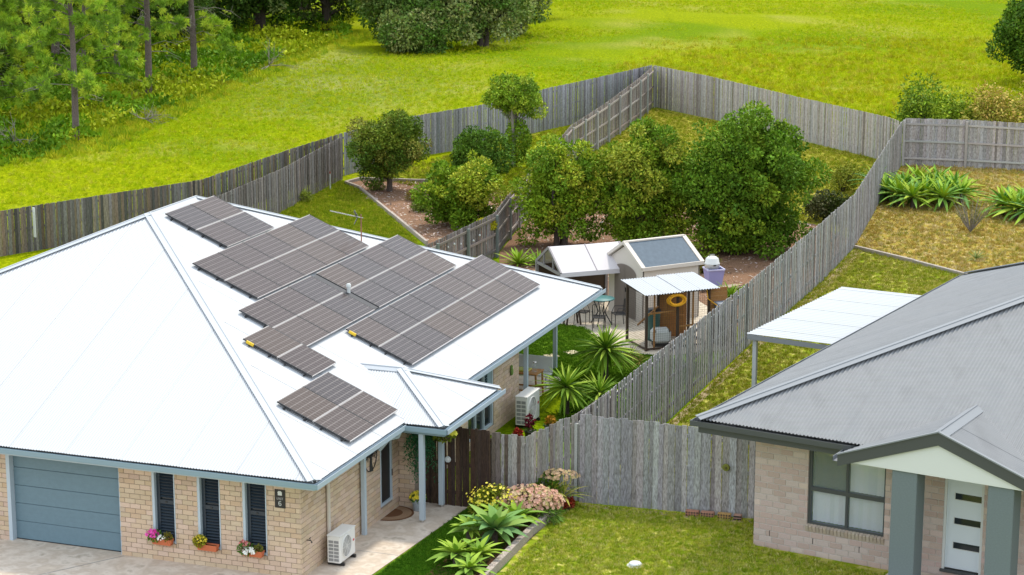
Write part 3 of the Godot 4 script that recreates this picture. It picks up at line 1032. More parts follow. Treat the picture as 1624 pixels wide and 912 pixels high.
func aircon(at: Vector3, turn: float, sz: Vector3, label: String) -> void:
	# sz: x depth, y height, z length. fan on +x, coil slats on +z
	var o := thing("air_conditioner", label, "air conditioner", at, turn)
	var st := mb()
	cbox(st, V(0, 0.07, -sz.z), V(sz.x, sz.y, 0), 0.015)
	put(st, "case", M.ac, o)
	st = mb()
	cbox(st, V(-0.012, sz.y + 0.001, -sz.z - 0.012), V(sz.x + 0.012, sz.y + 0.022, 0.012), 0.008)
	put(st, "lid", M.ac, o)
	# coil openings on the front end: two columns of slots
	for c in 2:
		for r in 6:
			st = mb()
			var x0 := 0.03 + c * (sz.x - 0.06) / 2
			var y0 := 0.12 + r * (sz.y - 0.2) / 6
			box(st, V(x0 + 0.01, y0, 0.001), V(x0 + (sz.x - 0.06) / 2 - 0.008, y0 + (sz.y - 0.2) / 6 * 0.74, 0.004))
			put(st, "coil_slot", M.grey_plastic, o)
	# fan ring and grille
	var fc := V(sz.x + 0.002, sz.y * 0.52 + 0.03, -sz.z * 0.42)
	var R := sz.y * 0.36
	st = mb()
	var pts := []
	var rad := []
	for k in 33:
		pts.append(fc + V(0.006, cos(TAU * k / 32) * R, sin(TAU * k / 32) * R))
		rad.append(0.012)
	tube(st, pts, rad, 6)
	put(st, "fan_ring", M.ac, o)
	st = mb()
	for k in 28:
		tri(st, fc, fc + V(0.001, cos(TAU * k / 28) * R, sin(TAU * k / 28) * R), fc + V(0.001, cos(TAU * (k + 1) / 28) * R, sin(TAU * (k + 1) / 28) * R))
	put(st, "fan_opening", M.grey_plastic, o)
	st = mb()
	for k in 9:
		var q := []
		var rr := []
		for j in 25:
			q.append(fc + V(0.012, cos(TAU * j / 24) * R * (k + 0.5) / 9, sin(TAU * j / 24) * R * (k + 0.5) / 9))
			rr.append(0.004)
		tube(st, q, rr, 4)
	for k in 8:
		bar(st, fc + V(0.012, 0, 0), fc + V(0.012, cos(TAU * k / 8) * R, sin(TAU * k / 8) * R), 0.008, 0.008)
	put(st, "fan_grille", M.ac, o)
	st = mb()
	box(st, V(sz.x + 0.001, sz.y * 0.55, -sz.z * 0.93), V(sz.x + 0.004, sz.y * 0.62, -sz.z * 0.84))
	put(st, "badge", mat(lin(0.5, 0.03, 0.03), 0.5), o)
	for z in [-0.12, -sz.z + 0.12]:
		st = mb()
		box(st, V(-0.03, 0.0, z - 0.03), V(sz.x + 0.06, 0.068, z + 0.03))
		put(st, "foot", M.black, o)

func text(parent: Node, s: String, size: float, at: Vector3, m: Material, called: String, font := "Droid Serif", thick := 0.004) -> void:
	var f := SystemFont.new()
	f.font_names = PackedStringArray([font])
	var t := TextMesh.new()
	t.text = s
	t.font = f
	t.font_size = 64
	t.pixel_size = size / 64.0
	t.depth = thick
	var o := put_mesh(t, called, m, parent)
	o.position = at

func front_props() -> void:
	# house number plate
	var o := thing("house_number_sign", "black house number plate with white picture, word and figure 6", "sign", h1(-1.135, 1.93, -0.497), -0.3503)
	var st := mb()
	cbox(st, V(-0.135, -0.225, 0), V(0.135, 0.225, 0.018), 0.004)
	put(st, "plate", M.black, o)
	st = mb()
	var y := 0.13
	box(st, V(-0.05, y - 0.045, 0.018), V(0.055, y + 0.02, 0.021))
	quad(st, V(-0.065, y + 0.02, 0.0205), V(0.065, y + 0.02, 0.0205), V(0.03, y + 0.06, 0.0205), V(-0.03, y + 0.06, 0.0205))
	put(st, "picture", M.white_paint, o)
	text(o, "UNIT", 0.075, V(0, 0.005, 0.02), mat(lin(0.4, 0.4, 0.4), 0.6), "word", "Droid Sans")
	text(o, "6", 0.16, V(0.0, -0.115, 0.02), M.white_paint, "figure", "Droid Serif")
	flower_boxes()
	aircon(h1(-0.42, 0.03, -1.5), -0.3503, V(0.34, 0.74, 0.88), "white air conditioner outdoor unit on the concrete beside the cream downpipe")
	aircon(h1(-0.18, 0.03, -14.0), -0.3503, V(0.36, 0.92, 1.1), "tall white air conditioner outdoor unit on the paving behind the side fence")
	# tree of life wall art
	o = thing("wall_art", "round black metal tree of life wall art on the brick wall beside the front door", "wall art", h1(-0.585, 1.84, -4.52), -0.3503)
	st = mb()
	var pts := []
	var rad := []
	for k in 37:
		pts.append(V(0, cos(TAU * k / 36) * 0.37, sin(TAU * k / 36) * 0.37))
		rad.append(0.012)
	tube(st, pts, rad, 6)
	put(st, "ring", M.black_metal, o)
	st = mb()
	tube(st, [V(0, -0.36, 0.0), V(0, -0.15, 0.01), V(0, 0.02, -0.01)], [0.06, 0.035, 0.03], 6)
	for k in 13:
		var t := -1.5 + 3.0 * k / 12
		var tip := V(0, 0.06 + cos(t) * 0.26, sin(t) * 0.3)
		tube(st, [V(0, -0.05 + 0.05 * (k % 2), 0), tip * 0.55 + V(0, 0.02, 0.02 * sin(k * 2.0)), tip], [0.018, 0.011, 0.006], 5)
	put(st, "branches", M.black_metal, o)
	st = mb()
	for k in 90:
		var t := rng.randf_range(-1.9, 1.9)
		var r := rng.randf_range(0.15, 0.34)
		var p := V(0.004, cos(t) * r, sin(t) * r)
		var d := V(0, rng.randf_range(-1, 1), rng.randf_range(-1, 1)).normalized() * 0.034
		var e := V(0, -d.z, d.y) * 0.45
		quad(st, p - d, p + e, p + d, p - e)
	put(st, "metal_leaves", M.black_metal, o)
	# half-round door mat
	o = thing("door_mat", "half-round brown and tan door mat on the porch concrete", "door mat", h1(-0.56, 0.012, -5.62), -0.3503)
	for q in [[0.62, 0.012, "border", M.mat_brown], [0.56, 0.016, "field", M.mat_tan], [0.33, 0.02, "centre", M.mat_brown]]:
		st = mb()
		for k in 20:
			var t0 := -PI / 2 + PI * k / 20
			var t1 := -PI / 2 + PI * (k + 1) / 20
			var r: float = q[0]
			tri(st, V(0, q[1], 0), V(cos(t0) * r, q[1], sin(t0) * r), V(cos(t1) * r, q[1], sin(t1) * r))
			quad(st, V(cos(t0) * r, q[1], sin(t0) * r), V(cos(t1) * r, q[1], sin(t1) * r), V(cos(t1) * r, 0, sin(t1) * r), V(cos(t0) * r, 0, sin(t0) * r))
		put(st, q[2], q[3], o)
	# bucket of yellow flowers
	o = thing("flower_bucket", "pale grey metal bucket of yellow daisies in the porch corner", "flower pot", h1(0.02, 0.01, -6.1), -0.3503)
	st = mb()
	lathe(st, V(0, 0, 0), [Vector2(0.0, 0.005), Vector2(0.12, 0.0), Vector2(0.16, 0.28), Vector2(0.17, 0.3), Vector2(0.15, 0.3), Vector2(0.14, 0.25), Vector2(0, 0.25)], 18)
	put(st, "bucket", M.trim_pale, o)
	greens(o, V(0, 0.34, 0), V(0.2, 0.12, 0.2), 300, 0.07, 0.02, Color(0.08, 0.16, 0.03))
	flowers(o, "yellow_flowers", 70, V(0, 0.35, 0), V(0.22, 0.17, 0.22), 0.045, [Color(0.75, 0.6, 0.02), Color(0.65, 0.55, 0.05)])
	# large hanging fern
	o = thing("hanging_fern", "large dark green hanging fern trailing under the porch roof", "fern", h1(0.16, 2.38, -6.0), -0.3503)
	st = mb()
	tube(st, [V(0, 0, 0), V(0, -0.25, 0)], [0.006, 0.006], 5)
	lathe(st, V(0, -0.48, 0), [Vector2(0.0, 0.0), Vector2(0.13, 0.04), Vector2(0.17, 0.2), Vector2(0.15, 0.2), Vector2(0, 0.18)], 14)
	put(st, "basket", M.wood_dark, o)
	leaves_begin()
	for f in 60:
		var t := rng.randf() * TAU
		var reach := rng.randf_range(0.1, 0.42)
		var drop := rng.randf_range(0.35, 1.3)
		var col := vary(Color(0.035, 0.12, 0.05), 0.3)
		for i in 40:
			var k := (i + 1.0) / 40
			var p := V(0, -0.25, 0) + V(cos(t), 0, sin(t)) * (reach * sin(k * 1.7)) + V(0, 0.12 * sin(k * 3.0) - drop * k * k, 0) + rdir() * 0.05
			var dd := (rdir() + V(0, -0.9, 0)).normalized()
			leaf(p, dd, dd.cross(rdir()).normalized(), rng.randf_range(0.06, 0.13), 0.016, vary(col, 0.2))
	put_mesh(leaves_mesh(), "fronds", M.leaf, o)
	# small hanging basket with yellow leaves
	o = thing("hanging_basket", "small hanging basket of yellow-green leaves at the porch corner", "hanging basket", h1(0.78, 2.36, -6.15), -0.3503)
	st = mb()
	tube(st, [V(0, 0, 0), V(0, -0.2, 0)], [0.005, 0.005], 5)
	lathe(st, V(0, -0.42, 0), [Vector2(0.0, 0.0), Vector2(0.1, 0.02), Vector2(0.14, 0.14), Vector2(0, 0.13)], 14)
	put(st, "basket", M.wood_dark, o)
	greens(o, V(-0.1, -0.25, 0), V(0.33, 0.16, 0.2), 420, 0.09, 0.03, Color(0.16, 0.2, 0.02))
	flowers(o, "yellow_flowers", 26, V(0.22, -0.2, 0.05), V(0.1, 0.1, 0.1), 0.05, [Color(0.72, 0.68, 0.08)])

func back_props() -> void:
	# potted plants by the side window
	var pots := [[0.55, -12.2, Color(0.3, 0.03, 0.02), "round pot of red and orange flowers beside the side fence", 0.32], [0.62, -13.05, Color(0.14, 0.015, 0.03), "dark pot with a burgundy leaved plant under the side window", 0.62], [1.0, -13.7, Color(0.4, 0.2, 0.02), "orange brown grassy potted plant beside the tall air conditioner", 0.36]]
	for q in pots:
		var o := thing("potted_plant", q[3], "potted plant", h1(q[0], 0.01, q[1]), -0.3503)
		var st := mb()
		lathe(st, V(0, 0, 0), [Vector2(0, 0), Vector2(0.13, 0), Vector2(0.17, 0.24), Vector2(0.18, 0.26), Vector2(0.15, 0.26), Vector2(0, 0.22)], 16)
		put(st, "pot", M.terracotta if q[0] < 0.6 else M.black, o)
		greens(o, V(0, 0.3 + q[4] * 0.35, 0), V(0.11, q[4] * 0.34, 0.11), 160, 0.09, 0.03, q[2])
		greens(o, V(0, 0.28, 0), V(0.16, 0.1, 0.16), 90, 0.08, 0.025, Color(0.08, 0.14, 0.03), "lower_leaves")
	# narrow timber table with tray and jar
	var o := thing("timber_table", "narrow warm timber table on the paving behind the house", "table", h1(-1.05, 0.01, -17.4), -0.3503)
	var st := mb()
	cbox(st, V(-0.55, 0.76, -0.35), V(0.45, 0.8, 0.35), 0.006)
	put(st, "top", M.wood_warm, o)
	for x in [-0.5, 0.4]:
		for z in [-0.3, 0.3]:
			st = mb()
			bar(st, V(x, 0.76, z), V(x + 0.03 * signf(x), 0, z), 0.05, 0.05)
			put(st, "leg", M.wood_warm, o)
	st = mb()
	bar(st, V(-0.5, 0.25, 0.3), V(0.4, 0.25, 0.3), 0.04, 0.04)
	bar(st, V(-0.5, 0.25, -0.3), V(0.4, 0.25, -0.3), 0.04, 0.04)
	put(st, "stretcher", M.wood_warm, o)
	o = thing("serving_tray", "yellow-green tray on the narrow timber table", "tray", h1(-1.2, 0.812, -17.4), -0.3503)
	st = mb()
	cbox(st, V(-0.26, 0, -0.2), V(0.26, 0.05, 0.2), 0.01)
	put(st, "tray", mat(lin(0.5, 0.45, 0.08), 0.6), o)
	st = mb()
	box(st, V(-0.24, 0.0501, -0.18), V(0.24, 0.054, 0.18))
	put(st, "lining", mat(lin(0.4, 0.42, 0.1), 0.8), o)
	o = thing("glass_jar", "clear glass jar standing on the narrow timber table", "jar", h1(-0.77, 0.811, -17.35), -0.3503)
	st = mb()
	lathe(st, V(0, 0, 0), [Vector2(0.0, 0.0), Vector2(0.07, 0.005), Vector2(0.08, 0.03), Vector2(0.08, 0.22), Vector2(0.05, 0.26), Vector2(0.05, 0.28)], 18)
	put(st, "jar", M.glass, o)
	st = mb()
	lathe(st, V(0, 0.28, 0), [Vector2(0.056, 0.0), Vector2(0.056, 0.04), Vector2(0, 0.042)], 18)
	put(st, "lid", M.alloy, o)
	o = thing("garden_bench", "pale grey bench with a low back on the edge of the back lawn", "bench", h1(-1.35, 0.01, -18.5), -0.3503)
	st = mb()
	cbox(st, V(-0.6, 0.4, -0.2), V(0.7, 0.45, 0.25), 0.01)
	put(st, "seat", M.soffit, o)
	st = mb()
	cbox(st, V(-0.6, 0.45, -0.24), V(0.7, 0.95, -0.2), 0.01)
	put(st, "backrest", M.soffit, o)
	for x in [-0.52, 0.62]:
		for z in [-0.18, 0.2]:
			st = mb()
			cbox(st, V(x - 0.03, 0, z - 0.03), V(x + 0.03, 0.4, z + 0.03), 0.005)
			put(st, "leg", M.soffit, o)
	o = thing("garden_ornament", "small green bug ornament on the brick wall above the tall air conditioner", "ornament", h1(-0.59, 1.52, -14.75), -0.3503)
	st = mb()
	lathe(st, V(0.02, -0.16, 0), [Vector2(0.0, 0.0), Vector2(0.05, 0.05), Vector2(0.06, 0.16), Vector2(0.035, 0.26), Vector2(0.045, 0.3), Vector2(0, 0.34)], 10)
	put(st, "body", mat(lin(0.15, 0.25, 0.05), 0.6), o)
	st = mb()
	for s in [-1, 1]:
		for k in 3:
			bar(st, V(0.02, -0.08 + 0.08 * k, 0), V(0.02, -0.12 + 0.1 * k, s * 0.12), 0.01, 0.01)
	put(st, "leg", M.black_metal, o)

# ---------------------------------------------------------------- the house with the grey roof
const H2 := Vector3(5.94, 0, -50.86)
const A2 := -0.54
const T2 := 0.4142
const E2 := 3.3

func h2(x: float, y: float, z: float) -> Vector3:
	return H2 + Basis(Vector3.UP, A2) * V(x, y, z)

func grey_house() -> void:
	var h := thing("brick_house", "pink-grey brick house with grey corrugated hip roof and gabled entry", "house", H2, A2)
	var W := 17.0
	var D := 19.0
	var xl := -1.13
	var zf := 0.93
	var a := W / 2
	var hip := func(s: float, l: float) -> float: return minf(minf(s, l - s), a)
	var roof := Node3D.new()
	roof.name = "roof"
	h.add_child(roof, true)
	var P := 0.092
	corrugated(roof, "roof_sheet", M.grey_roof, V(xl, E2, zf), V(1, 0, 0), V(0, 0, -1), W, T2, hip.bind(W), P, 0.016, 0.92)
	corrugated(roof, "roof_sheet", M.grey_roof, V(xl, E2, zf), V(0, 0, -1), V(1, 0, 0), D, T2, hip.bind(D), P, 0.016, 0.92)
	corrugated(roof, "roof_sheet", M.grey_roof, V(xl + W, E2, zf - D), V(-1, 0, 0), V(0, 0, 1), W, T2, hip.bind(W), P, 0.016, 0.92)
	corrugated(roof, "roof_sheet", M.grey_roof, V(xl + W, E2, zf), V(0, 0, -1), V(-1, 0, 0), D, T2, hip.bind(D), P, 0.016, 0.92)
	var ap := V(xl + a, E2 + a * T2, zf - a)
	var ap2 := V(xl + a, E2 + a * T2, zf - D + a)
	var c := 0.2
	ridge_cap(roof, M.grey_cap, V(xl, E2, zf), ap, V(c, 0, c) * 0.72, V(-c, 0, -c) * 0.72)
	ridge_cap(roof, M.grey_cap, V(xl + W, E2, zf), ap, V(-c, 0, c) * 0.72, V(c, 0, -c) * 0.72)
	ridge_cap(roof, M.grey_cap, ap, ap2, V(c, -c * T2, 0), V(-c, -c * T2, 0))
	ridge_cap(roof, M.grey_cap, V(xl, E2, zf - D), ap2, V(-c, 0, c) * 0.72, V(c, 0, -c) * 0.72)
	gutter(h, M.charcoal, V(xl - 0.14, E2 - 0.03, zf + 0.01), V(2.9, E2 - 0.03, zf + 0.01), V(0, 0, 1), 0.13, 0.13)
	gutter(h, M.charcoal, V(7.6, E2 - 0.03, zf + 0.01), V(xl + W, E2 - 0.03, zf + 0.01), V(0, 0, 1), 0.13, 0.13)
	gutter(h, M.grey_cap, V(xl - 0.01, E2 - 0.03, zf + 0.14), V(xl - 0.01, E2 - 0.03, zf - D), V(-1, 0, 0), 0.13, 0.13)
	var st := mb()
	box(st, V(xl + 0.02, E2 - 0.34, zf - 0.03), V(xl + W, E2 - 0.06, zf - 0.005))
	box(st, V(xl + 0.01, E2 - 0.34, zf - D), V(xl + 0.035, E2 - 0.06, zf - 0.035))
	put(st, "fascia", M.charcoal, h)
	st = mb()
	box(st, V(xl + 0.04, E2 - 0.32, -0.3), V(xl + W - 0.1, E2 - 0.3, zf - 0.035))
	box(st, V(xl + 0.04, E2 - 0.32, zf - D + 0.1), V(0.3, E2 - 0.3, -0.305))
	put(st, "soffit", M.soffit, h)
	# walls
	var top := E2 - 0.32
	var holes := [[1.4, 3.37, 0.78, top], [4.82, 5.78, 0.28, 2.62]]
	var cols := [Color(0.57, 0.455, 0.4), Color(0.52, 0.41, 0.365), Color(0.6, 0.495, 0.43), Color(0.54, 0.42, 0.375), Color(0.57, 0.47, 0.42), Color(0.5, 0.4, 0.355)]
	var joined := mb()
	var shared := {}
	wall_core(h, M.mortar_b, V(0, 0, -0.012), V(1, 0, 0), V(0, 0, 1), 14.5, top, holes)
	var used := brick_wall(h, joined, V(0, 0, -0.012), V(1, 0, 0), V(0, 0, 1), 8.4, top, 0.335, 0.152, 0.02, holes, cols, 300, shared)
	brick_wall(h, joined, V(8.41, 0, -0.012), V(1, 0, 0), V(0, 0, 1), 6.0, top, 0.335, 0.152, 0.02, [], cols, 0, shared)
	wall_core(h, M.mortar_b, V(0.012, 0, -0.05), V(0, 0, -1), V(-1, 0, 0), 16.5, top, [])
	brick_wall(h, joined, V(0.012, 0, -0.02), V(0, 0, -1), V(-1, 0, 0), 16.0, top, 0.335, 0.152, 0.02, [], cols, 0, shared)
	wall_core(h, M.mortar_b, V(0.3, 0, -16.5), V(1, 0, 0), V(0, 0, -1), 14.0, top, [])
	wall_core(h, M.mortar_b, V(14.5, 0, -0.3), V(0, 0, -1), V(1, 0, 0), 16.0, top, [])
	put(joined, "brickwork", M.brick_a, h).set_meta("kind", "stuff")
	# weep holes near the ground
	for x in [0.42, 1.56, 2.76]:
		st = mb()
		box(st, V(x, 0.31 , -0.02), V(x + 0.016, 0.45, 0.0035))
		put(st, "weep_hole", M.black, h)
	# sliding window with vertical blinds
	var w := Node3D.new()
	w.name = "window"
	h.add_child(w, true)
	var x0 := 1.4
	var x1 := 3.37
	var y0 := 0.78
	st = mb()
	box(st, V(x0, y0, -0.14), V(x0 + 0.07, top, -0.06))
	box(st, V(x1 - 0.05, y0, -0.14), V(x1, top, -0.06))
	box(st, V(x0 + 0.07, y0, -0.14), V(x1 - 0.05, y0 + 0.07, -0.055))
	box(st, V((x0 + x1) / 2 - 0.03, y0 + 0.07, -0.14), V((x0 + x1) / 2 + 0.03, top, -0.058))
	for q in [[x0 + 0.07, (x0 + x1) / 2 - 0.03], [(x0 + x1) / 2 + 0.03, x1 - 0.05]]:
		box(st, V(q[0], 1.64, -0.139), V(q[1], 1.74, -0.059))
	put(st, "frame", M.charcoal, w)
	for k in 2:
		for r in 2:
			var xa := [x0 + 0.07, (x0 + x1) / 2 + 0.03][k] as float
			var xb := [(x0 + x1) / 2 - 0.03, x1 - 0.05][k] as float
			var ya := [y0 + 0.07, 1.74][r] as float
			var yb := [1.64, top][r] as float
			st = mb()
			box(st, V(xa, ya, -0.1), V(xb, yb, -0.094))
			put(st, "pane", M.glass, w)
			var n := 8
			for i in n:
				st = mb()
				var bx := xa + (xb - xa) * (i + 0.5) / n
				st.set_color(vary(Color(1, 1, 1), 0.1))
				box(st, V(-(xb - xa) / n * 0.5, ya, -0.002), V((xb - xa) / n * 0.5, yb, 0.002), Transform3D(Basis(Vector3.UP, 0.32), V(bx, 0, -0.2)))
				put(st, "blind_slat", M.blind_dark if (k == 0 and r == 1) else M.blind, w)
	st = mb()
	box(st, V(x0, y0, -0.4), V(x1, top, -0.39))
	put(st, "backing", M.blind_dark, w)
	for k in 22:
		st = mb()
		st.set_color(vary(Color(0.5, 0.42, 0.34), 0.1))
		var bx := x0 - 0.03 + (x1 - x0 + 0.06) * k / 22
		cbox(st, V(bx + 0.005, -0.15, -0.12), V(bx + (x1 - x0 + 0.06) / 22 - 0.005, 0, 0.06), 0.008, Transform3D(Basis(Vector3.RIGHT, 0.3), V(0, y0, -0.0)))
		put(st, "sill_brick", M.brick_a, w)
	# white front door with three dark lights
	var dr := Node3D.new()
	dr.name = "front_door"
	h.add_child(dr, true)
	st = mb()
	box(st, V(4.82, 0.28, -0.12), V(4.88, 2.62, -0.02))
	box(st, V(5.72, 0.28, -0.12), V(5.78, 2.62, -0.02))
	box(st, V(4.88, 2.56, -0.12), V(5.72, 2.62, -0.02))
	put(st, "door_frame", M.white_paint, dr)
	st = mb()
	box(st, V(4.88, 0.33, -0.11), V(5.72, 2.56, -0.075))
	put(st, "door_leaf", mat(lin(0.62, 0.68, 0.72), 0.5), dr)
	for y in [0.83, 1.43, 2.03]:
		st = mb()
		box(st, V(5.07, y, -0.08), V(5.72, y + 0.15, -0.068))
		put(st, "door_light", M.glass_dark, dr)
		st = mb()
		box(st, V(5.05, y - 0.02, -0.079), V(5.07, y + 0.17, -0.066))
		box(st, V(5.07, y - 0.02, -0.079), V(5.72, y, -0.066))
		put(st, "bead", M.white_paint, dr)
	st = mb()
	box(st, V(4.8, 0.24, -0.1), V(5.8, 0.3, 0.05))
	put(st, "threshold", M.charcoal, dr)
	# --- gabled entry
	var p := Node3D.new()
	p.name = "portico"
	h.add_child(p, true)
	var cx := 5.2
	var hw := 2.4
	var ye := 3.17
	var tp := 0.372
	var zg := 1.62
	var ry := ye + hw * tp
	# each slope runs back to where it meets the main roof
	var back := func(s: float) -> float:
		return hw
	var zb := func(y: float) -> float: return zf - (y - E2) / T2
	for sgn in [-1, 1]:
		# sheets run from the eave up to the ridge; laid side by side towards the house
		var L := zg - (zb.call(ry) as float) + 0.05
		var low := func(s: float) -> float:
			var z := zg - s
			var need := E2 + (zf - z) * T2
			return clampf((need - 0.02 - ye) / tp, 0.0, hw)
		corrugated(p, "roof_sheet", M.grey_roof, V(cx + sgn * hw, ye, zg), V(0, 0, -1), V(-sgn, 0, 0), L, tp, back, P, 0.016, 0.92, low)
	ridge_cap(p, M.grey_cap, V(cx, ry, zg + 0.02), V(cx, ry, zb.call(ry)), V(c, -c * tp, 0), V(-c, -c * tp, 0))
	# barge boards and gable sheet
	for sgn in [-1, 1]:
		st = mb()
		var e := V(cx + sgn * hw, ye, zg)
		var r := V(cx, ry, zg)
		var dn := V(0, 0.27, 0)
		quad(st, e + V(0, 0.04, 0.03), r + V(0, 0.04, 0.03), r - dn + V(0, 0, 0.03), e - dn * 0.9 + V(0, 0, 0.03))
		quad(st, e + V(0, 0.04, 0), r + V(0, 0.04, 0), r - dn, e - dn * 0.9)
		quad(st, e - dn * 0.9, r - dn, r - dn + V(0, 0, 0.03), e - dn * 0.9 + V(0, 0, 0.03))
		put(st, "barge_board", M.charcoal, p)
		st = mb()
		bar(st, e + V(0, 0.05, 0.02), r + V(0, 0.05, 0.02), 0.09, 0.03)
		put(st, "barge_cap", M.grey_cap, p)
		gutter(p, M.grey_cap, e + V(0, -0.02, 0.02), e + V(0, -0.02, -0.75), V(sgn, 0, 0), 0.11, 0.12)
	st = mb()
	var yb := ye - 0.1
	tri(st, V(cx - hw + 0.1, yb, zg - 0.03), V(cx, ry - 0.1, zg - 0.03), V(cx + hw - 0.1, yb, zg - 0.03))
	box(st, V(cx - hw + 0.3, yb - 0.03, zg - 0.07), V(cx + hw - 0.3, yb, zg - 0.031))
	put(st, "gable_sheet", M.white_paint, p)
	st = mb()
	box(st, V(cx - hw + 0.1, yb - 0.03, 0.02), V(cx + hw - 0.1, yb - 0.005, zg - 0.075))
	put(st, "ceiling", M.white_paint, p)
	for x in [4.1, 6.36]:
		st = mb()
		cbox(st, V(x, 0.14, zg - 0.62), V(x + 0.6, yb - 0.03, zg - 0.08), 0.012)
		put(st, "column", M.column, p)
	st = mb()
	cbox(st, V(3.7, 0.0, 0.03), V(8.2, 0.14, zg + 0.5), 0.01)
	put(st, "slab", M.concrete, p)
	# white patio roof on posts at the side
	var o := thing("patio_cover", "flat white corrugated patio roof on white posts beside the grey house", "patio roof", h2(-4.7, 0, -9.6), A2)
	corrugated(o, "roof_sheet", M.white_roof, V(0, 2.72, 0.0), V(0, 0, -1), V(1, 0, 0), 7.2, 0.012, func(_s: float) -> float: return 2.95, 0.19, 0.028, 0.76)
	st = mb()
	box(st, V(0.02, 2.56, -0.02), V(2.9, 2.7, 0.02))
	box(st, V(0.02, 2.56, -7.22), V(2.9, 2.7, -7.18))
	box(st, V(0.02, 2.56, -7.17), V(0.07, 2.69, -0.03))
	box(st, V(2.85, 2.56, -7.17), V(2.9, 2.69, -0.03))
	put(st, "beam", M.grey_cap, o)
	for z in [-0.25, -6.95]:
		st = mb()
		cbox(st, V(0.1, 0, z - 0.06), V(0.22, 2.56, z + 0.06), 0.006)
		put(st, "post", M.white_metal, o)

# ---------------------------------------------------------------- ground and fences
const GREY := [Color(0.37, 0.37, 0.375), Color(0.43, 0.43, 0.435), Color(0.32, 0.32, 0.325), Color(0.4, 0.39, 0.39), Color(0.35, 0.34, 0.335), Color(0.46, 0.46, 0.465)]
const PALE := [Color(0.520, 0.488, 0.461), Color(0.559, 0.533, 0.507), Color(0.468, 0.442, 0.416), Color(0.533, 0.494, 0.455), Color(0.585, 0.559, 0.533)]
const DIM := [Color(0.247, 0.227, 0.215), Color(0.299, 0.273, 0.260), Color(0.208, 0.182, 0.163), Color(0.273, 0.234, 0.202), Color(0.325, 0.305, 0.299), Color(0.182, 0.163, 0.150)]
const OLD := [Color(0.221, 0.215, 0.202), Color(0.130, 0.124, 0.114), Color(0.273, 0.260, 0.247), Color(0.247, 0.189, 0.130), Color(0.169, 0.156, 0.143), Color(0.312, 0.260, 0.195), Color(0.195, 0.156, 0.130)]
const STAIN := [Color(0.055, 0.032, 0.020), Color(0.075, 0.042, 0.025), Color(0.040, 0.025, 0.017), Color(0.090, 0.055, 0.032), Color(0.060, 0.038, 0.026)]

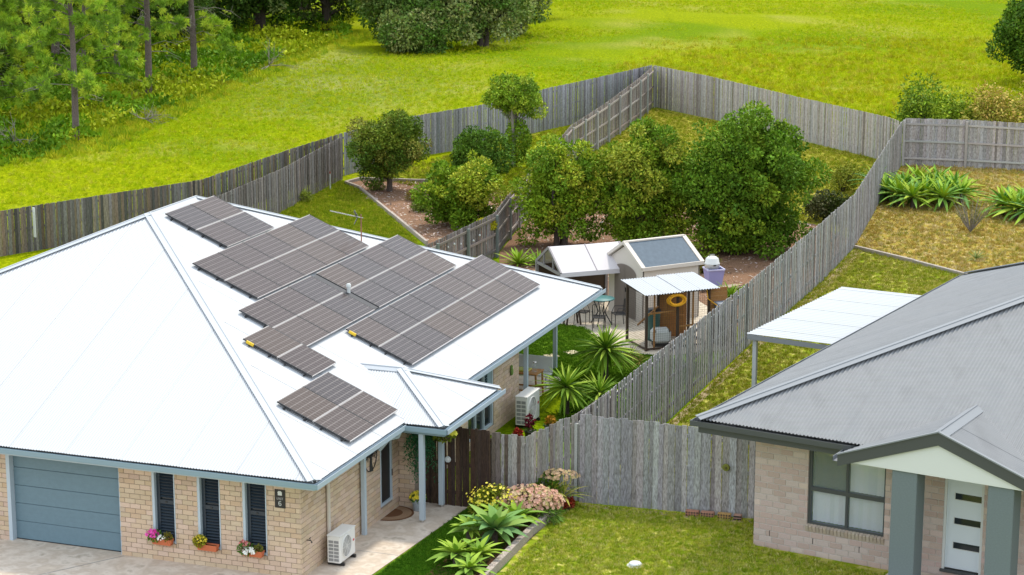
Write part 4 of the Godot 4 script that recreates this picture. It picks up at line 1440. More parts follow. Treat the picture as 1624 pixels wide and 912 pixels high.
func ground() -> void:
	var st := mb()
	st.set_smooth_group(1)
	noise.seed = 5
	noise.frequency = 0.035
	noise.fractal_octaves = 4
	var n2 := FastNoiseLite.new()
	n2.seed = 9
	n2.frequency = 0.11
	var step := 1.6
	var x0 := -130.0
	var z0 := -420.0
	var nx := 150
	var nz := 240
	var hgt := func(x: float, z: float) -> float:
		var k := clampf((-z - 138.0) / 30.0, 0.0, 1.0)
		var far := clampf((-z - 215.0) / 200.0, 0.0, 1.0)
		return k * noise.get_noise_2d(x, z) * 0.5 + far * 26.0
	var colr := func(x: float, z: float) -> Color:
		var a := noise.get_noise_2d(x * 1.3 + 40, z * 0.8)
		var b := n2.get_noise_2d(x, z * 0.7)
		var c := Color(0.31, 0.345, 0.004)
		c = c.lerp(Color(0.19, 0.27, 0.006), clampf(a * 2.6 + 0.3, 0, 1))
		c = c.lerp(Color(0.42, 0.37, 0.09), clampf(b * 1.7 - 0.22, 0, 0.7))
		# greener, trampled ground in the hollow before the clump of bush trees
		var hol := clampf(1.0 - Vector2((x + 13.0) / 13.0, (z + 141.0) / 18.0).length(), 0, 1)
		c = c.lerp(Color(0.22, 0.26, 0.03).lerp(Color(0.34, 0.33, 0.12), clampf(b * 2.0 + 0.4, 0, 1)), clampf(hol * 1.8, 0, 0.8))
		return c
	for i in nx:
		for j in nz:
			var xa := x0 + i * step
			var za := z0 + j * step
			var q := [[xa, za], [xa + step, za], [xa + step, za + step], [xa, za + step]]
			for k in [0, 1, 2, 0, 2, 3]:
				st.set_color(colr.call(q[k][0], q[k][1]))
				st.add_vertex(V(q[k][0], hgt.call(q[k][0], q[k][1]), q[k][1]))
	structure(put(st, "ground", M.field), "bright yellow-green grassy hillside")
	var nf := func(area: Array) -> Callable: return in_area(area)
	# --- concrete
	var h := func(x: float, z: float) -> Array:
		var p := h1(x, 0, z)
		return [p.x, p.z]
	patch("driveway", [h.call(-20, 6), h.call(-20, -0.8), h.call(-5.3, -0.8), h.call(-0.62, -0.8), h.call(-0.62, 0.4), h.call(-3.2, 6)], 0.012, M.concrete, "pale concrete driveway in front of the garage")
	patch("path", [h.call(-0.62, 0.39), h.call(-0.62, -6.8), h.call(1.16, -6.8), h.call(0.82, -1.2), h.call(0.78, 2.0), h.call(-1.3, 2.0)], 0.016, M.concrete, "pale concrete path along the side of the house")
	var st2 := mb()
	for q in [[[-5.35, -0.45], [-7.6, 3.0]], [[-0.6, -2.75], [0.88, -2.75]]]:
		var pa := h1(q[0][0], 0.0175, q[0][1])
		var pb := h1(q[1][0], 0.0175, q[1][1])
		bar(st2, pa, pb, 0.015, 0.003)
	structure(put(st2, "expansion_joint", M.grey_plastic), "thin dark joint in the pale concrete")
	patch("side_paving", [h.call(-0.62, -6.85), h.call(-0.62, -20.0), [-0.5, -67.0], [1.8, -66.75], [1.4, -62.6], [1.05, -59.0], h.call(1.7, -6.85)], 0.012, M.concrete, "pale concrete paving behind the side fence")
	patch("veranda_floor", [h.call(-0.63, -15.4), h.call(-18, -15.4), h.call(-18, -21.5), h.call(-0.63, -21.5)], 0.013, M.concrete, "concrete veranda floor behind the house")
	patch("patio", [[1.2, -74.2], [2.5, -73.2], [3.0, -71.0], [3.6, -69.8], [4.9, -69.3], [7.2, -70.2], [7.6, -74.5], [6.5, -78.5], [1.0, -77.5]], 0.02, M.paving, "pale sandy paving around the sheds")
	# --- lawns
	var lawn_c := lawn_mat([Color(0.045, 0.125, 0.008), Color(0.06, 0.15, 0.01), Color(0.085, 0.17, 0.012)])
	patch("front_lawn", [h.call(0.84, -0.8), h.call(1.17, -6.74), h.call(3.2, -6.74), h.call(3.6, -3), h.call(3.4, 3), h.call(0.7, 3)], 0.012, lawn_c, "neat dark green front lawn beside the path")
	patch("back_lawn", [[1.0, -59.0], [1.38, -62.6], [1.78, -66.7], [-0.4, -66.95], [-0.5, -72.0], [1.2, -74.3], [2.5, -73.3], [3.0, -71.05], [3.6, -69.85], [4.6, -69.4], [7.3, -70.0], [2.4, -56.8], [1.4, -57.0]], 0.014, lawn_mat([Color(0.075, 0.16, 0.01), Color(0.1, 0.2, 0.012), Color(0.13, 0.22, 0.015)]), "bright green back lawn between house and sheds")
	var dry := lawn_mat([Color(0.22, 0.27, 0.02), Color(0.31, 0.325, 0.035), Color(0.45, 0.41, 0.13), Color(0.27, 0.305, 0.025), Color(0.19, 0.265, 0.015)])
	patch("neighbour_lawn", [[-0.75, -48.0], [1.35, -54.2], [2.0, -54.5], [6.9, -53.0], [6.5, -51.2], [13.5, -46.6], [13, -40], [-3.2, -40]], 0.008, dry, "patchy yellow-green lawn in front of the grey house")
	patch("side_lawn", [[1.6, -54.3], [4.8, -62.0], [8.1, -71.0], [11.7, -80.3], [13.95, -86.8], [17.5, -81.4], [20.4, -78.0], [14, -62], [6.6, -52.9]], 0.005, dry, "patchy lawn between the dividing fence and the grey house")
	var tan := lawn_mat([Color(0.37, 0.25, 0.07), Color(0.27, 0.185, 0.04), Color(0.47, 0.36, 0.2), Color(0.23, 0.215, 0.03), Color(0.4, 0.25, 0.07), Color(0.19, 0.2, 0.025)])
	patch("dry_bank", [[13.95, -86.9], [19.5, -107.2], [30, -105], [30, -78], [20.5, -78.1], [17.5, -81.5]], 0.012, tan, "dry straw-coloured grass bank above the timber edge")
	patch("back_corner", [[8.3, -128.0], [5.0, -114.2], [2.0, -101], [5, -96], [13, -92], [14.5, -89], [19.3, -107.4], [18.7, -108.8], [11.2, -123.6]], 0.008, lawn_mat([Color(0.3, 0.26, 0.04), Color(0.24, 0.26, 0.02), Color(0.38, 0.31, 0.08), Color(0.2, 0.23, 0.015)]), "dry grass in the far corner of the yard")
	patch("bare_earth", [[1.75, -54.02], [6.4, -52.62], [6.35, -52.35], [4.2, -53.0], [1.9, -53.75]], 0.014, tri_mat(lin(0.42, 0.33, 0.22), 1.0, noise_tex(0.05, 65, [Color(0.6, 0.56, 0.5), Color(1, 1, 1), Color(0.8, 0.75, 0.7)]), V(1, 1, 1)), "strip of bare sandy earth at the foot of the grey fence")
	patch("bare_earth", [[2.0, -54.5], [4.78, -61.93], [8.12, -70.93], [11.76, -80.24], [14.0, -86.8], [14.3, -86.5], [12.05, -80.1], [8.42, -70.8], [5.0, -61.8], [2.25, -54.4]], 0.016, tri_mat(lin(0.40, 0.31, 0.19), 1.0, noise_tex(0.05, 66, [Color(0.5, 0.5, 0.4), Color(1, 1, 1), Color(0.7, 0.68, 0.5)]), V(1, 1, 1)), "strip of bare earth along the dividing fence")
	# --- mulch
	patch("mulch_bed", [[-7.91, -101.9], [-7.16, -100.5], [-3.66, -88.2], [-2.6, -84.5], [-0.6, -86.2], [0.0, -91], [0.9, -97.0], [-0.35, -100.5], [-3.3, -102.2], [-7.1, -103.1]], 0.014, M.mulch, "wood chip mulch bed edged with timber")
	patch("tree_mulch", [[-0.5, -79.5], [-0.5, -86], [0.6, -93], [2.0, -101], [5, -96], [13, -92], [14.3, -88.0], [11.4, -80.2], [8.1, -71.6], [7.7, -74.5], [6.4, -78.4], [1.0, -77.6]], 0.014, M.mulch, "wood chip mulch under the dense trees")
	patch("garden_soil", [[-2.9, -46.5], [-1.45, -50.2], [-0.75, -53.1], [0.4, -53.15], [1.5, -54.1], [-0.5, -48.6], [-1.2, -46.5]], 0.03, M.soil, "dark soil of the planted bed between the lawns")
	# chips and stones lying loose on the mulch
	for q in [["mulch_chips", [[-7.9, -101.9], [-3.66, -88.2], [-2.6, -84.5], [-0.6, -86.2], [0.9, -97], [-3.3, -102.2]], "pale wood chips scattered on the edged bed", 2600, [Color(0.4, 0.29, 0.23), Color(0.27, 0.17, 0.12), Color(0.5, 0.42, 0.36), Color(0.2, 0.12, 0.08)]], ["leaf_litter", [[-0.5, -79.5], [0.6, -93], [5, -96], [13, -92], [14.3, -88.0], [8.1, -71.6], [6.4, -78.4], [1.0, -77.6]], "wood chips and leaf litter under the dense trees", 3600, [Color(0.42, 0.32, 0.27), Color(0.27, 0.16, 0.1), Color(0.5, 0.43, 0.38), Color(0.2, 0.1, 0.05)]]]:
		leaves_begin()
		var pl := in_area(q[1])
		var made := 0
		while made < q[3]:
			var p: Variant = pl.call()
			if p == null:
				continue
			made += 1
			var d := (rdir() * V(1, 0.25, 1)).normalized()
			leaf(p + V(0, 0.03, 0), d, d.cross(V(0.1, 1, 0.1)).normalized(), rng.randf_range(0.08, 0.22), rng.randf_range(0.02, 0.05), vary(pick(q[4]), 0.3))
		var o := put_mesh(leaves_mesh(), q[0], M.chip)
		o.set_meta("kind", "stuff")
		o.set_meta("label", q[2])
		o.set_meta("category", "mulch")
	# --- grass tufts
	var fine := tuft_mesh(9, 0.07, 0.05, 0.006)
	var coarse := tuft_mesh(12, 0.2, 0.16, 0.016)
	var big := tuft_mesh(14, 0.34, 0.3, 0.022)
	tufts("lawn_grass", "patchy grass blades of the lawn before the grey house", fine, 22000, in_area([[-0.4, -48.2], [1.7, -54.0], [6.3, -52.6], [5.9, -50.75], [12, -46.5], [9, -45], [0, -45]]), 0.7, 1.5, [Color(0.28, 0.36, 0.02), Color(0.4, 0.41, 0.05), Color(0.5, 0.45, 0.14), Color(0.22, 0.31, 0.015), Color(0.43, 0.43, 0.06)])
	tufts("front_lawn_grass", "dense dark green blades of the neat front lawn", fine, 16000, in_area([h.call(0.86, 1.0), h.call(1.17, -6.7), h.call(3.0, -6.7), h.call(3.2, 1.0)]), 0.6, 1.1, [Color(0.055, 0.15, 0.01), Color(0.08, 0.18, 0.012), Color(0.045, 0.12, 0.008)])
	tufts("back_lawn_grass", "bright green blades of the back lawn", fine, 14000, in_area([[1.1, -59.5], [1.42, -62.6], [1.85, -66.8], [-0.3, -67.1], [-0.3, -72.0], [1.3, -74.0], [2.5, -73.3], [3.6, -69.85], [4.6, -69.4], [6.4, -68.2], [3.0, -59.5]]), 0.9, 1.5, [Color(0.09, 0.19, 0.012), Color(0.12, 0.22, 0.015), Color(0.07, 0.15, 0.01)])
	tufts("side_lawn_grass", "patchy grass blades beside the dividing fence", fine, 20000, in_area([[2.2, -54.6], [8.1, -71.0], [13.95, -86.8], [17.5, -81.4], [14, -66], [6.4, -52.9]]), 1.0, 2.0, [Color(0.27, 0.29, 0.025), Color(0.36, 0.33, 0.05), Color(0.2, 0.25, 0.015), Color(0.43, 0.37, 0.11)])
	tufts("dry_grass", "straw-coloured dry grass tufts on the bank", fine, 8000, in_area([[13.95, -86.9], [19.5, -107.2], [26, -105.8], [24, -84], [17.5, -81.5]]), 1.2, 2.6, [Color(0.46, 0.32, 0.1), Color(0.38, 0.27, 0.06), Color(0.52, 0.41, 0.2), Color(0.31, 0.29, 0.05)])
	tufts("yard_grass", "grass of the yard behind the white roofed house", fine, 16000, in_area([[-12.2, -87.5], [-8.2, -102.9], [-7.2, -100.6], [-3.0, -84.5], [-4, -78], [-11, -80]]), 1.2, 2.2, [Color(0.24, 0.29, 0.012), Color(0.17, 0.24, 0.01), Color(0.33, 0.33, 0.03)])
	tufts("corner_grass", "dry grass in the far yard corner and behind the inner fence", fine, 16000, in_area([[8.2, -127.6], [2.9, -107.5], [0.2, -97], [-7.5, -103.8], [8, -127.6], [11.2, -123.0], [18.7, -108.6], [15, -91], [6, -97], [3.2, -107.4]]), 1.3, 2.6, [Color(0.28, 0.3, 0.02), Color(0.36, 0.32, 0.05), Color(0.2, 0.25, 0.012)])
	var fcols := [Color(0.42, 0.48, 0.008), Color(0.37, 0.46, 0.008), Color(0.47, 0.49, 0.012), Color(0.33, 0.43, 0.008), Color(0.5, 0.48, 0.05)]
	tufts("hill_grass", "long yellow-green grass of the hillside beyond the fences", big, 60000, in_area([[-34, -84], [-20.5, -87], [-13, -93], [-9, -104], [8, -129.5], [19.5, -109], [46, -104], [52, -215], [-2, -215], [-10, -168], [-17, -146], [-22, -115], [-34, -104]]), 0.3, 0.62, fcols, 0.1)
	tufts("rough_grass", "coarse lime green clumps on the upper hillside", big, 4200, in_area([[15, -116], [26, -112], [46, -120], [46, -165], [10, -165], [6, -140]]), 0.6, 1.1, [Color(0.42, 0.4, 0.01), Color(0.33, 0.36, 0.01), Color(0.46, 0.4, 0.04)], 0.2)
	tufts("weed_tufts", "tall weeds along the edge of the undergrowth", big, 3600, in_area([[-36, -104], [-26, -106], [-21, -111], [-18.5, -128], [-14.5, -150], [-10, -166], [-13, -168], [-19, -147], [-23, -130], [-36, -112]]), 0.5, 1.15, [Color(0.36, 0.42, 0.015), Color(0.24, 0.36, 0.02), Color(0.48, 0.46, 0.03)], 0.2)

func lawn_mat(cols: Array) -> StandardMaterial3D:
	var c := []
	for q in cols:
		c.append((q as Color).linear_to_srgb())
	c.append_array(c.slice(0, 2))
	var m := tri_mat(Color(1, 1, 1), 0.95, noise_tex(0.0075, 80 + c.size() + int(cols[0].r * 900), c, 1024, 7), V(0.22, 0.22, 0.22))
	m.metallic_specular = 0.08
	return m

func fences() -> void:
	fence("paling_fence", "weathered grey paling fence across the lawn beside the grey house", [[1.75, -54.17, 2.4, 0], [4.0, -53.5, 2.33, 0], [6.35, -52.78, 2.26, 0]], 0.15, GREY, 60, -1)
	fence("paling_fence", "long grey paling fence dividing the two yards", [[1.8, -54.3, 2.4, 0], [4.68, -61.96, 2.36, 0], [8.02, -70.97, 2.22, 0], [11.66, -80.28, 2.38, 0], [13.93, -86.86, 2.3, 0], [19.4, -107.2, 2.27, 0]], 0.125, GREY, 120, -1)
	var g0 := h1(-0.14, 0, -6.75)
	var g1 := h1(1.8, 0, -6.75)
	var g2 := h1(2.72, 0, -6.75)
	fence("side_gate", "dark brown stained timber gate panel beside the porch", [[g0.x, g0.z, 2.2, 0.02], [g1.x, g1.z, 2.13, 0.02]], 0.115, STAIN, 60, -1, false, [], true, "gate")
	fence("paling_fence", "short grey brown fence between the stained gate and the planted bed", [[g1.x, g1.z, 2.13, 0.02], [g2.x, g2.z, 2.08, 0]], 0.12, [Color(0.221, 0.182, 0.163), Color(0.325, 0.305, 0.299), Color(0.130, 0.098, 0.078), Color(0.377, 0.358, 0.345)], 60, -1)
	fence("paling_fence", "short grey fence climbing behind the flowering bed", [[g2.x, g2.z, 2.08, 0], [1.72, -54.45, 2.36, 0], [2.75, -56.6, 2.42, 0]], 0.12, [Color(0.338, 0.325, 0.319), Color(0.390, 0.364, 0.345), Color(0.286, 0.267, 0.260), Color(0.429, 0.403, 0.390)], 60, -1)
	fence("paling_fence", "pale grey paling fence along the far end of the yard", [[8.39, -128.38, 2.46, 0], [11.29, -123.46, 2.42, 0], [15, -116.3, 2.3, 0], [18.87, -108.7, 2.24, 0], [19.3, -107.6, 2.2, 0]], 0.13, PALE, 0, -1)
	fence("paling_fence", "grey fence with exposed posts and rails above the agave clumps", [[19.53, -107.35, 2.38, 0], [22.5, -106.6, 2.4, 0], [25.4, -105.6, 2.36, 0], [30, -104.4, 2.3, 0]], 0.14, [Color(0.442, 0.416, 0.403), Color(0.520, 0.494, 0.481), Color(0.377, 0.351, 0.338), Color(0.481, 0.461, 0.448)], 0, 1)
	fence("paling_fence", "grey brown fence with exposed posts and rails running between the trees", [[8.3, -127.8, 2.48, 0], [7.17, -122.7, 2.4, 0], [5.03, -114.4, 2.2, 0], [2.93, -107.35, 2.0, 0], [-0.18, -88.67, 1.86, 0]], 0.13, [Color(0.286, 0.234, 0.202), Color(0.351, 0.305, 0.273), Color(0.234, 0.195, 0.169), Color(0.390, 0.351, 0.325)], 0, -1, false, [Color(0.338, 0.351, 0.338)])
	fence("paling_fence", "dark fence with exposed rails and a hanging plant behind the white roof", [[-0.18, -88.67, 1.86, 0], [-0.71, -85.12, 1.8, 0], [-2.89, -79.74, 1.76, 0], [-3.6, -78, 1.76, 0]], 0.13, DIM, 0, -1, false, [Color(0.195, 0.221, 0.202)])
	fence("paling_fence", "dim grey paling fence between the back lawn and the hillside", [[-15.2, -79, 1.9, 0], [-12.46, -87.37, 1.88, 0], [-10.17, -94.71, 1.96, 0], [-8.15, -103.1, 2.1, 0]], 0.13, DIM, 0, -1)
	fence("paling_fence", "old dark paling fence along the hillside behind the white roof", [[-33, -80.5, 1.85, 0], [-20.5, -85.25, 1.85, 0], [-13.35, -92.27, 1.9, 0], [-9.98, -101.2, 1.95, 0], [-8.2, -104.2, 2.1, 0]], 0.13, OLD, 0, -1)
	fence("paling_fence", "blue-grey paling fence along the hillside behind the garden trees", [[-8.15, -104.3, 2.1, 0], [-5.42, -109.4, 2.1, 0], [-1.6, -113.4, 2.2, 0], [2.05, -119.4, 2.3, 0], [4.57, -122.8, 2.38, 0], [8.3, -128.5, 2.46, 0]], 0.13, [Color(0.325, 0.332, 0.358), Color(0.377, 0.384, 0.410), Color(0.260, 0.260, 0.280), Color(0.299, 0.293, 0.305), Color(0.416, 0.423, 0.442)], 0, -1)
	# white marker on the old fence
	var o := thing("marker_post", "narrow white marker board on the old dark fence", "post", V(-19.2, 0.66, -85.9), -0.78)
	var st := mb()
	cbox(st, V(-0.08, 0, 0.0), V(0.08, 1.22, 0.03), 0.006)
	put(st, "board", M.white_paint, o)
	st = mb()
	for y in [0.2, 1.0]:
		lathe(st, V(0, y, 0.03), [Vector2(0.016, 0), Vector2(0.01, 0.012), Vector2(0, 0.014)], 8)
	put(st, "bolt", M.grey_plastic, o)
	o = thing("marker_post", "thin white stake against the dim grey fence near the round tree", "post", V(-8.52, 0, -100.5))
	st = mb()
	tube(st, [V(0, 0, 0), V(0, 0.75, 0)], [0.03, 0.03], 8)
	put(st, "stake", M.white_paint, o)
	st = mb()
	tube(st, [V(0, 0.75, 0), V(0, 0.85, 0)], [0.033, 0.028], 8)
	put(st, "cap", mat(lin(0.35, 0.08, 0.06), 0.6), o)
	# timber edges
	edge("garden_edging", "grey timber sleepers edging the planted bed", [[-1.35, -46.2], [-0.48, -48.75], [0.45, -51.5], [1.42, -54.0]], 0.24, 0.16)
	edge("garden_edging", "timber edging around the wood chip bed", [[-3.5, -87.6], [-5.3, -94.0], [-7.16, -100.56], [-7.91, -101.92], [-7.3, -103.0], [-4.4, -102.4], [-3.2, -102.2]], 0.16, 0.12)
	edge("garden_edging", "timber edge stepping down from the dry bank", [[13.95, -86.7], [15.87, -83.92], [17.47, -81.39], [19, -79.2]], 0.16, 0.13)

func edge(called: String, label: String, pts: Array, h: float, w: float) -> void:
	var o := thing(called, label, "edging", V(pts[0][0], 0, pts[0][1]))
	for i in pts.size() - 1:
		var a := V(pts[i][0] - pts[0][0], h / 2, pts[i][1] - pts[0][1])
		var b := V(pts[i + 1][0] - pts[0][0], h / 2, pts[i + 1][1] - pts[0][1])
		var st := mb()
		var d := (b - a).normalized()
		var side := d.cross(Vector3.UP)
		st.set_color(vary(Color(1, 1, 1), 0.12))
		cbox(st, V(-w / 2, -h / 2 - 0.02, 0.004), V(w / 2, h / 2 + rng.randf_range(-0.01, 0.01), a.distance_to(b) - 0.004), 0.012, Transform3D(Basis(side, Vector3.UP, -d).rotated(Vector3.UP, PI) if false else Basis(-side, Vector3.UP, d), a))
		put(st, "sleeper", M.sleeper, o)

# ---------------------------------------------------------------- trees and plants
# a broadleaf tree: clumps of leaves placed in an ellipsoid, limbs reaching to them
func broad_tree(called: String, label: String, at: Vector3, cy: float, rad: Vector3, nclump: int, cr: float, nleaf: int, ll: float, lw: float, cols: Array, trunk_r: float, group := "", stems := 1, shell := 0.55, bark: Material = null, skirt := 0) -> Node3D:
	var o := thing(called, label, "tree", at, 0, group)
	rng.seed = label.length() * 7919 + int(absf(at.x) * 100)
	ll *= 0.86
	lw *= 0.86
	nleaf = int(nleaf * 1.3)
	var cl := []
	var tries := 0
	while cl.size() < nclump and tries < nclump * 30:
		tries += 1
		var d := rdir()
		var k := shell + (1 - shell) * rng.randf()
		# uneven outline
		var lump := 1.0 + 0.2 * noise.get_noise_3d(d.x * 75 + at.x * 9, d.y * 75, d.z * 75 + at.z * 3) * 2.0
		var p := V(0, cy, 0) + d * rad * k * lump * 0.86
		if p.y < cr * 0.35:
			continue
		var near := false
		for q in cl:
			if q.distance_to(p) < cr * 0.62:
				near = true
		if not near or tries > nclump * 12:
			cl.append(p)
	# low growth round the stems, and sprigs that break the outline
	for i in skirt:
		var t := TAU * i / skirt + rng.randf()
		cl.append(V(cos(t) * rad.x * rng.randf_range(0.25, 0.8), rng.randf_range(0.35, cy * 0.45), sin(t) * rad.z * rng.randf_range(0.25, 0.8)))
	var size := []
	for p in cl:
		size.append(cr * rng.randf_range(0.65, 1.25))
	var sprigs := []
	for i in nclump / 3:
		var d := rdir()
		d.y = d.y * 0.6 + 0.3
		sprigs.append(V(0, cy, 0) + d.normalized() * rad * rng.randf_range(0.86, 1.0))
		size.append(cr * rng.randf_range(0.3, 0.5))
	leaves_begin()
	var all := cl + sprigs
	for i in all.size():
		var r: float = size[i]
		leaf_ball(all[i], V(r, r * 0.85, r), int(nleaf / nclump * r * r / (cr * cr)) + 1, ll, lw, pick(cols), 0.4, 0.35)
	put_mesh(leaves_mesh(), "crown", M.leaf, o)
	var st := mb()
	var bm: Material = bark if bark else M.bark
	for s in stems:
		var off := V(rng.randf_range(-0.3, 0.3), 0, rng.randf_range(-0.3, 0.3)) * (0.0 if stems == 1 else 1.0)
		tube(st, [off + V(0, -0.1, 0), off * 1.2 + V(0.03, cy * 0.35, 0.02), off * 1.8 + V(-0.04, cy * 0.8, 0), off * 2.2 + V(0.02, cy * 1.15, 0.03)], [trunk_r * 1.25, trunk_r, trunk_r * 0.7, trunk_r * 0.35], 8)
	put(st, "trunk", bm, o)
	st = mb()
	for i in mini(cl.size(), 26):
		var p: Vector3 = cl[i]
		var b := V(0, clampf(p.y - p.length() * 0.35, cy * 0.25, cy * 1.1), 0)
		tube(st, [b, b.lerp(p, 0.5) + V(rng.randf_range(-0.1, 0.1), 0.08, rng.randf_range(-0.1, 0.1)), p], [trunk_r * 0.45, trunk_r * 0.28, trunk_r * 0.1], 5)
	put(st, "limbs", bm, o)
	return o

func pine_tree(label: String, at: Vector3, h: float, lean: Vector3, tr: float, low: float, sd: int) -> void:
	rng.seed = sd
	var o := thing("pine_tree", label, "tree", at, 0, "pine trees at the edge of the wood")
	var st := mb()
	var pts := []
	var rad := []
	for i in 9:
		var k := i / 8.0
		pts.append(V(0, h * k - 0.2, 0) + lean * k * k + V(sin(k * 7 + sd) * 0.06, 0, cos(k * 5) * 0.05))
		rad.append(tr * (1.15 - 0.85 * k))
	tube(st, pts, rad, 9)
	put(st, "trunk", M.pine_bark, o)
	var bs := mb()
	var dead := mb()
	leaves_begin()
	var y := low
	var cols := [Color(0.205, 0.346, 0.029), Color(0.307, 0.461, 0.036), Color(0.141, 0.243, 0.024), Color(0.422, 0.525, 0.042)]
	while y < h - 0.3:
		var k := y / h
		var org: Vector3 = V(0, y, 0) + lean * k * k
		var t := rng.randf() * TAU
		var reach := (1.6 + 2.2 * (1.0 - k)) * rng.randf_range(0.65, 1.15)
		var d := V(cos(t), rng.randf_range(-0.15, 0.3), sin(t)).normalized()
		if y < low + 2.6 and rng.randf() < 0.4:
			# bare grey branch
			var e := org + d * reach * 0.8 + V(0, -0.25, 0)
			tube(dead, [org, org + d * reach * 0.45 + V(0, 0.12, 0), e], [0.03, 0.02, 0.008], 5)
			for q in 4:
				var b := org.lerp(e, rng.randf_range(0.4, 0.95))
				tube(dead, [b, b + (rdir() * 0.5 + d * 0.4)], [0.012, 0.004], 4)
		else:
			var prev := org
			var n := 5
			for i in n:
				var f := (i + 1.0) / n
				var p := org + d * reach * f + V(0, 0.28 * sin(f * 3.1) - 0.25 * f * f, 0)
				tube(bs, [prev, p], [0.035 * (1.1 - f), 0.03 * (1.05 - f) + 0.004], 5)
				prev = p
				if f > 0.35:
					for q in 3:
						var c := p + rdir() * V(0.42, 0.25, 0.42)
						tube(bs, [p, c], [0.012, 0.006], 4)
						var col := pick(cols)
						var ax := ((c - p).normalized() + V(0, 0.5, 0)).normalized()
						for m in 84:
							var nd := (rdir() + ax * 0.75).normalized()
							var sd2 := nd.cross(V(0.21, 0.4, 0.88)).normalized()
							leaf(c + rdir() * 0.08, nd, sd2, rng.randf_range(0.22, 0.42), 0.019, vary(col, 0.3))
		y += rng.randf_range(0.16, 0.34)
	put(bs, "branches", M.pine_bark, o)
	put(dead, "dead_branches", M.twig, o).set_meta("kind", "stuff")
	put_mesh(leaves_mesh(), "crown", M.leaf, o)

# a single strap leaf, folded along the middle, pointing along +z and arching down; unit length
func strap_mesh(w: float, droop: float, c0: Color, c1: Color, widest := 0.4) -> ArrayMesh:
	var st := mb()
	st.set_smooth_group(1)
	var n := 6
	var rows := []
	for i in n + 1:
		var k := float(i) / n
		var ww := w * (sin(PI * pow(k * 0.94 + 0.06, widest * 1.6)) if k < 0.999 else 0.0)
		var y := -droop * k * k
		rows.append([V(-ww, y + ww * 0.5, k), V(0, y, k), V(ww, y + ww * 0.5, k)])
	for i in n:
		st.set_color(c0.lerp(c1, float(i) / n))
		for j in 2:
			quad(st, rows[i][j], rows[i][j + 1], rows[i + 1][j + 1], rows[i + 1][j])
	st.generate_normals()
	return st.commit()

# rosette of separate leaves; every leaf is a part
func rosette(o: Node, c: Vector3, n: int, l: float, meshes: Array, e0: float, e1: float, lr := 0.2, called := "leaf") -> void:
	for i in n:
		var k := (i + 0.5) / n
		var el := lerpf(e1, e0, pow(k, 0.8)) + rng.randf_range(-0.12, 0.12)
		var az := i * 2.39996 + rng.randf_range(-0.15, 0.15)
		var b := Basis(Vector3.UP, az) * Basis(Vector3.RIGHT, -el) * Basis(Vector3.BACK, rng.randf_range(-0.25, 0.25))
		var s := l * rng.randf_range(1.0 - lr, 1.0 + lr) * (0.6 + 0.4 * minf(1.0, k * 2.2))
		var mi := put_mesh(meshes[rng.randi() % meshes.size()], called, M.leaf, o)
		mi.transform = Transform3D(b.scaled(V(s, s, s)), c + V(0, 0.0, 0))

func shrub(called: String, label: String, at: Vector3, rad: Vector3, n: int, ll: float, lw: float, cols: Array, group := "", nc := 10, cat := "shrub") -> Node3D:
	var o := thing(called, label, cat, at, 0, group)
	leaves_begin()
	var st := mb()
	for i in nc:
		var d := rdir()
		d.y = absf(d.y)
		var p := d * rad * V(0.62, 0.6, 0.62) * rng.randf_range(0.5, 1.0) + V(0, rad.y * 0.28, 0)
		var r := (rad.x + rad.y + rad.z) / 3 * rng.randf_range(0.32, 0.52)
		leaf_ball(p, V(r, r * 0.85, r), n / nc, ll, lw, pick(cols), 0.28, 0.3)
		tube(st, [V(0, -0.03, 0), p * 0.55 + V(0, 0.03, 0), p], [0.03, 0.018, 0.006], 5)
	put_mesh(leaves_mesh(), "foliage", M.leaf, o)
	put(st, "stems", M.bark, o)
	return o

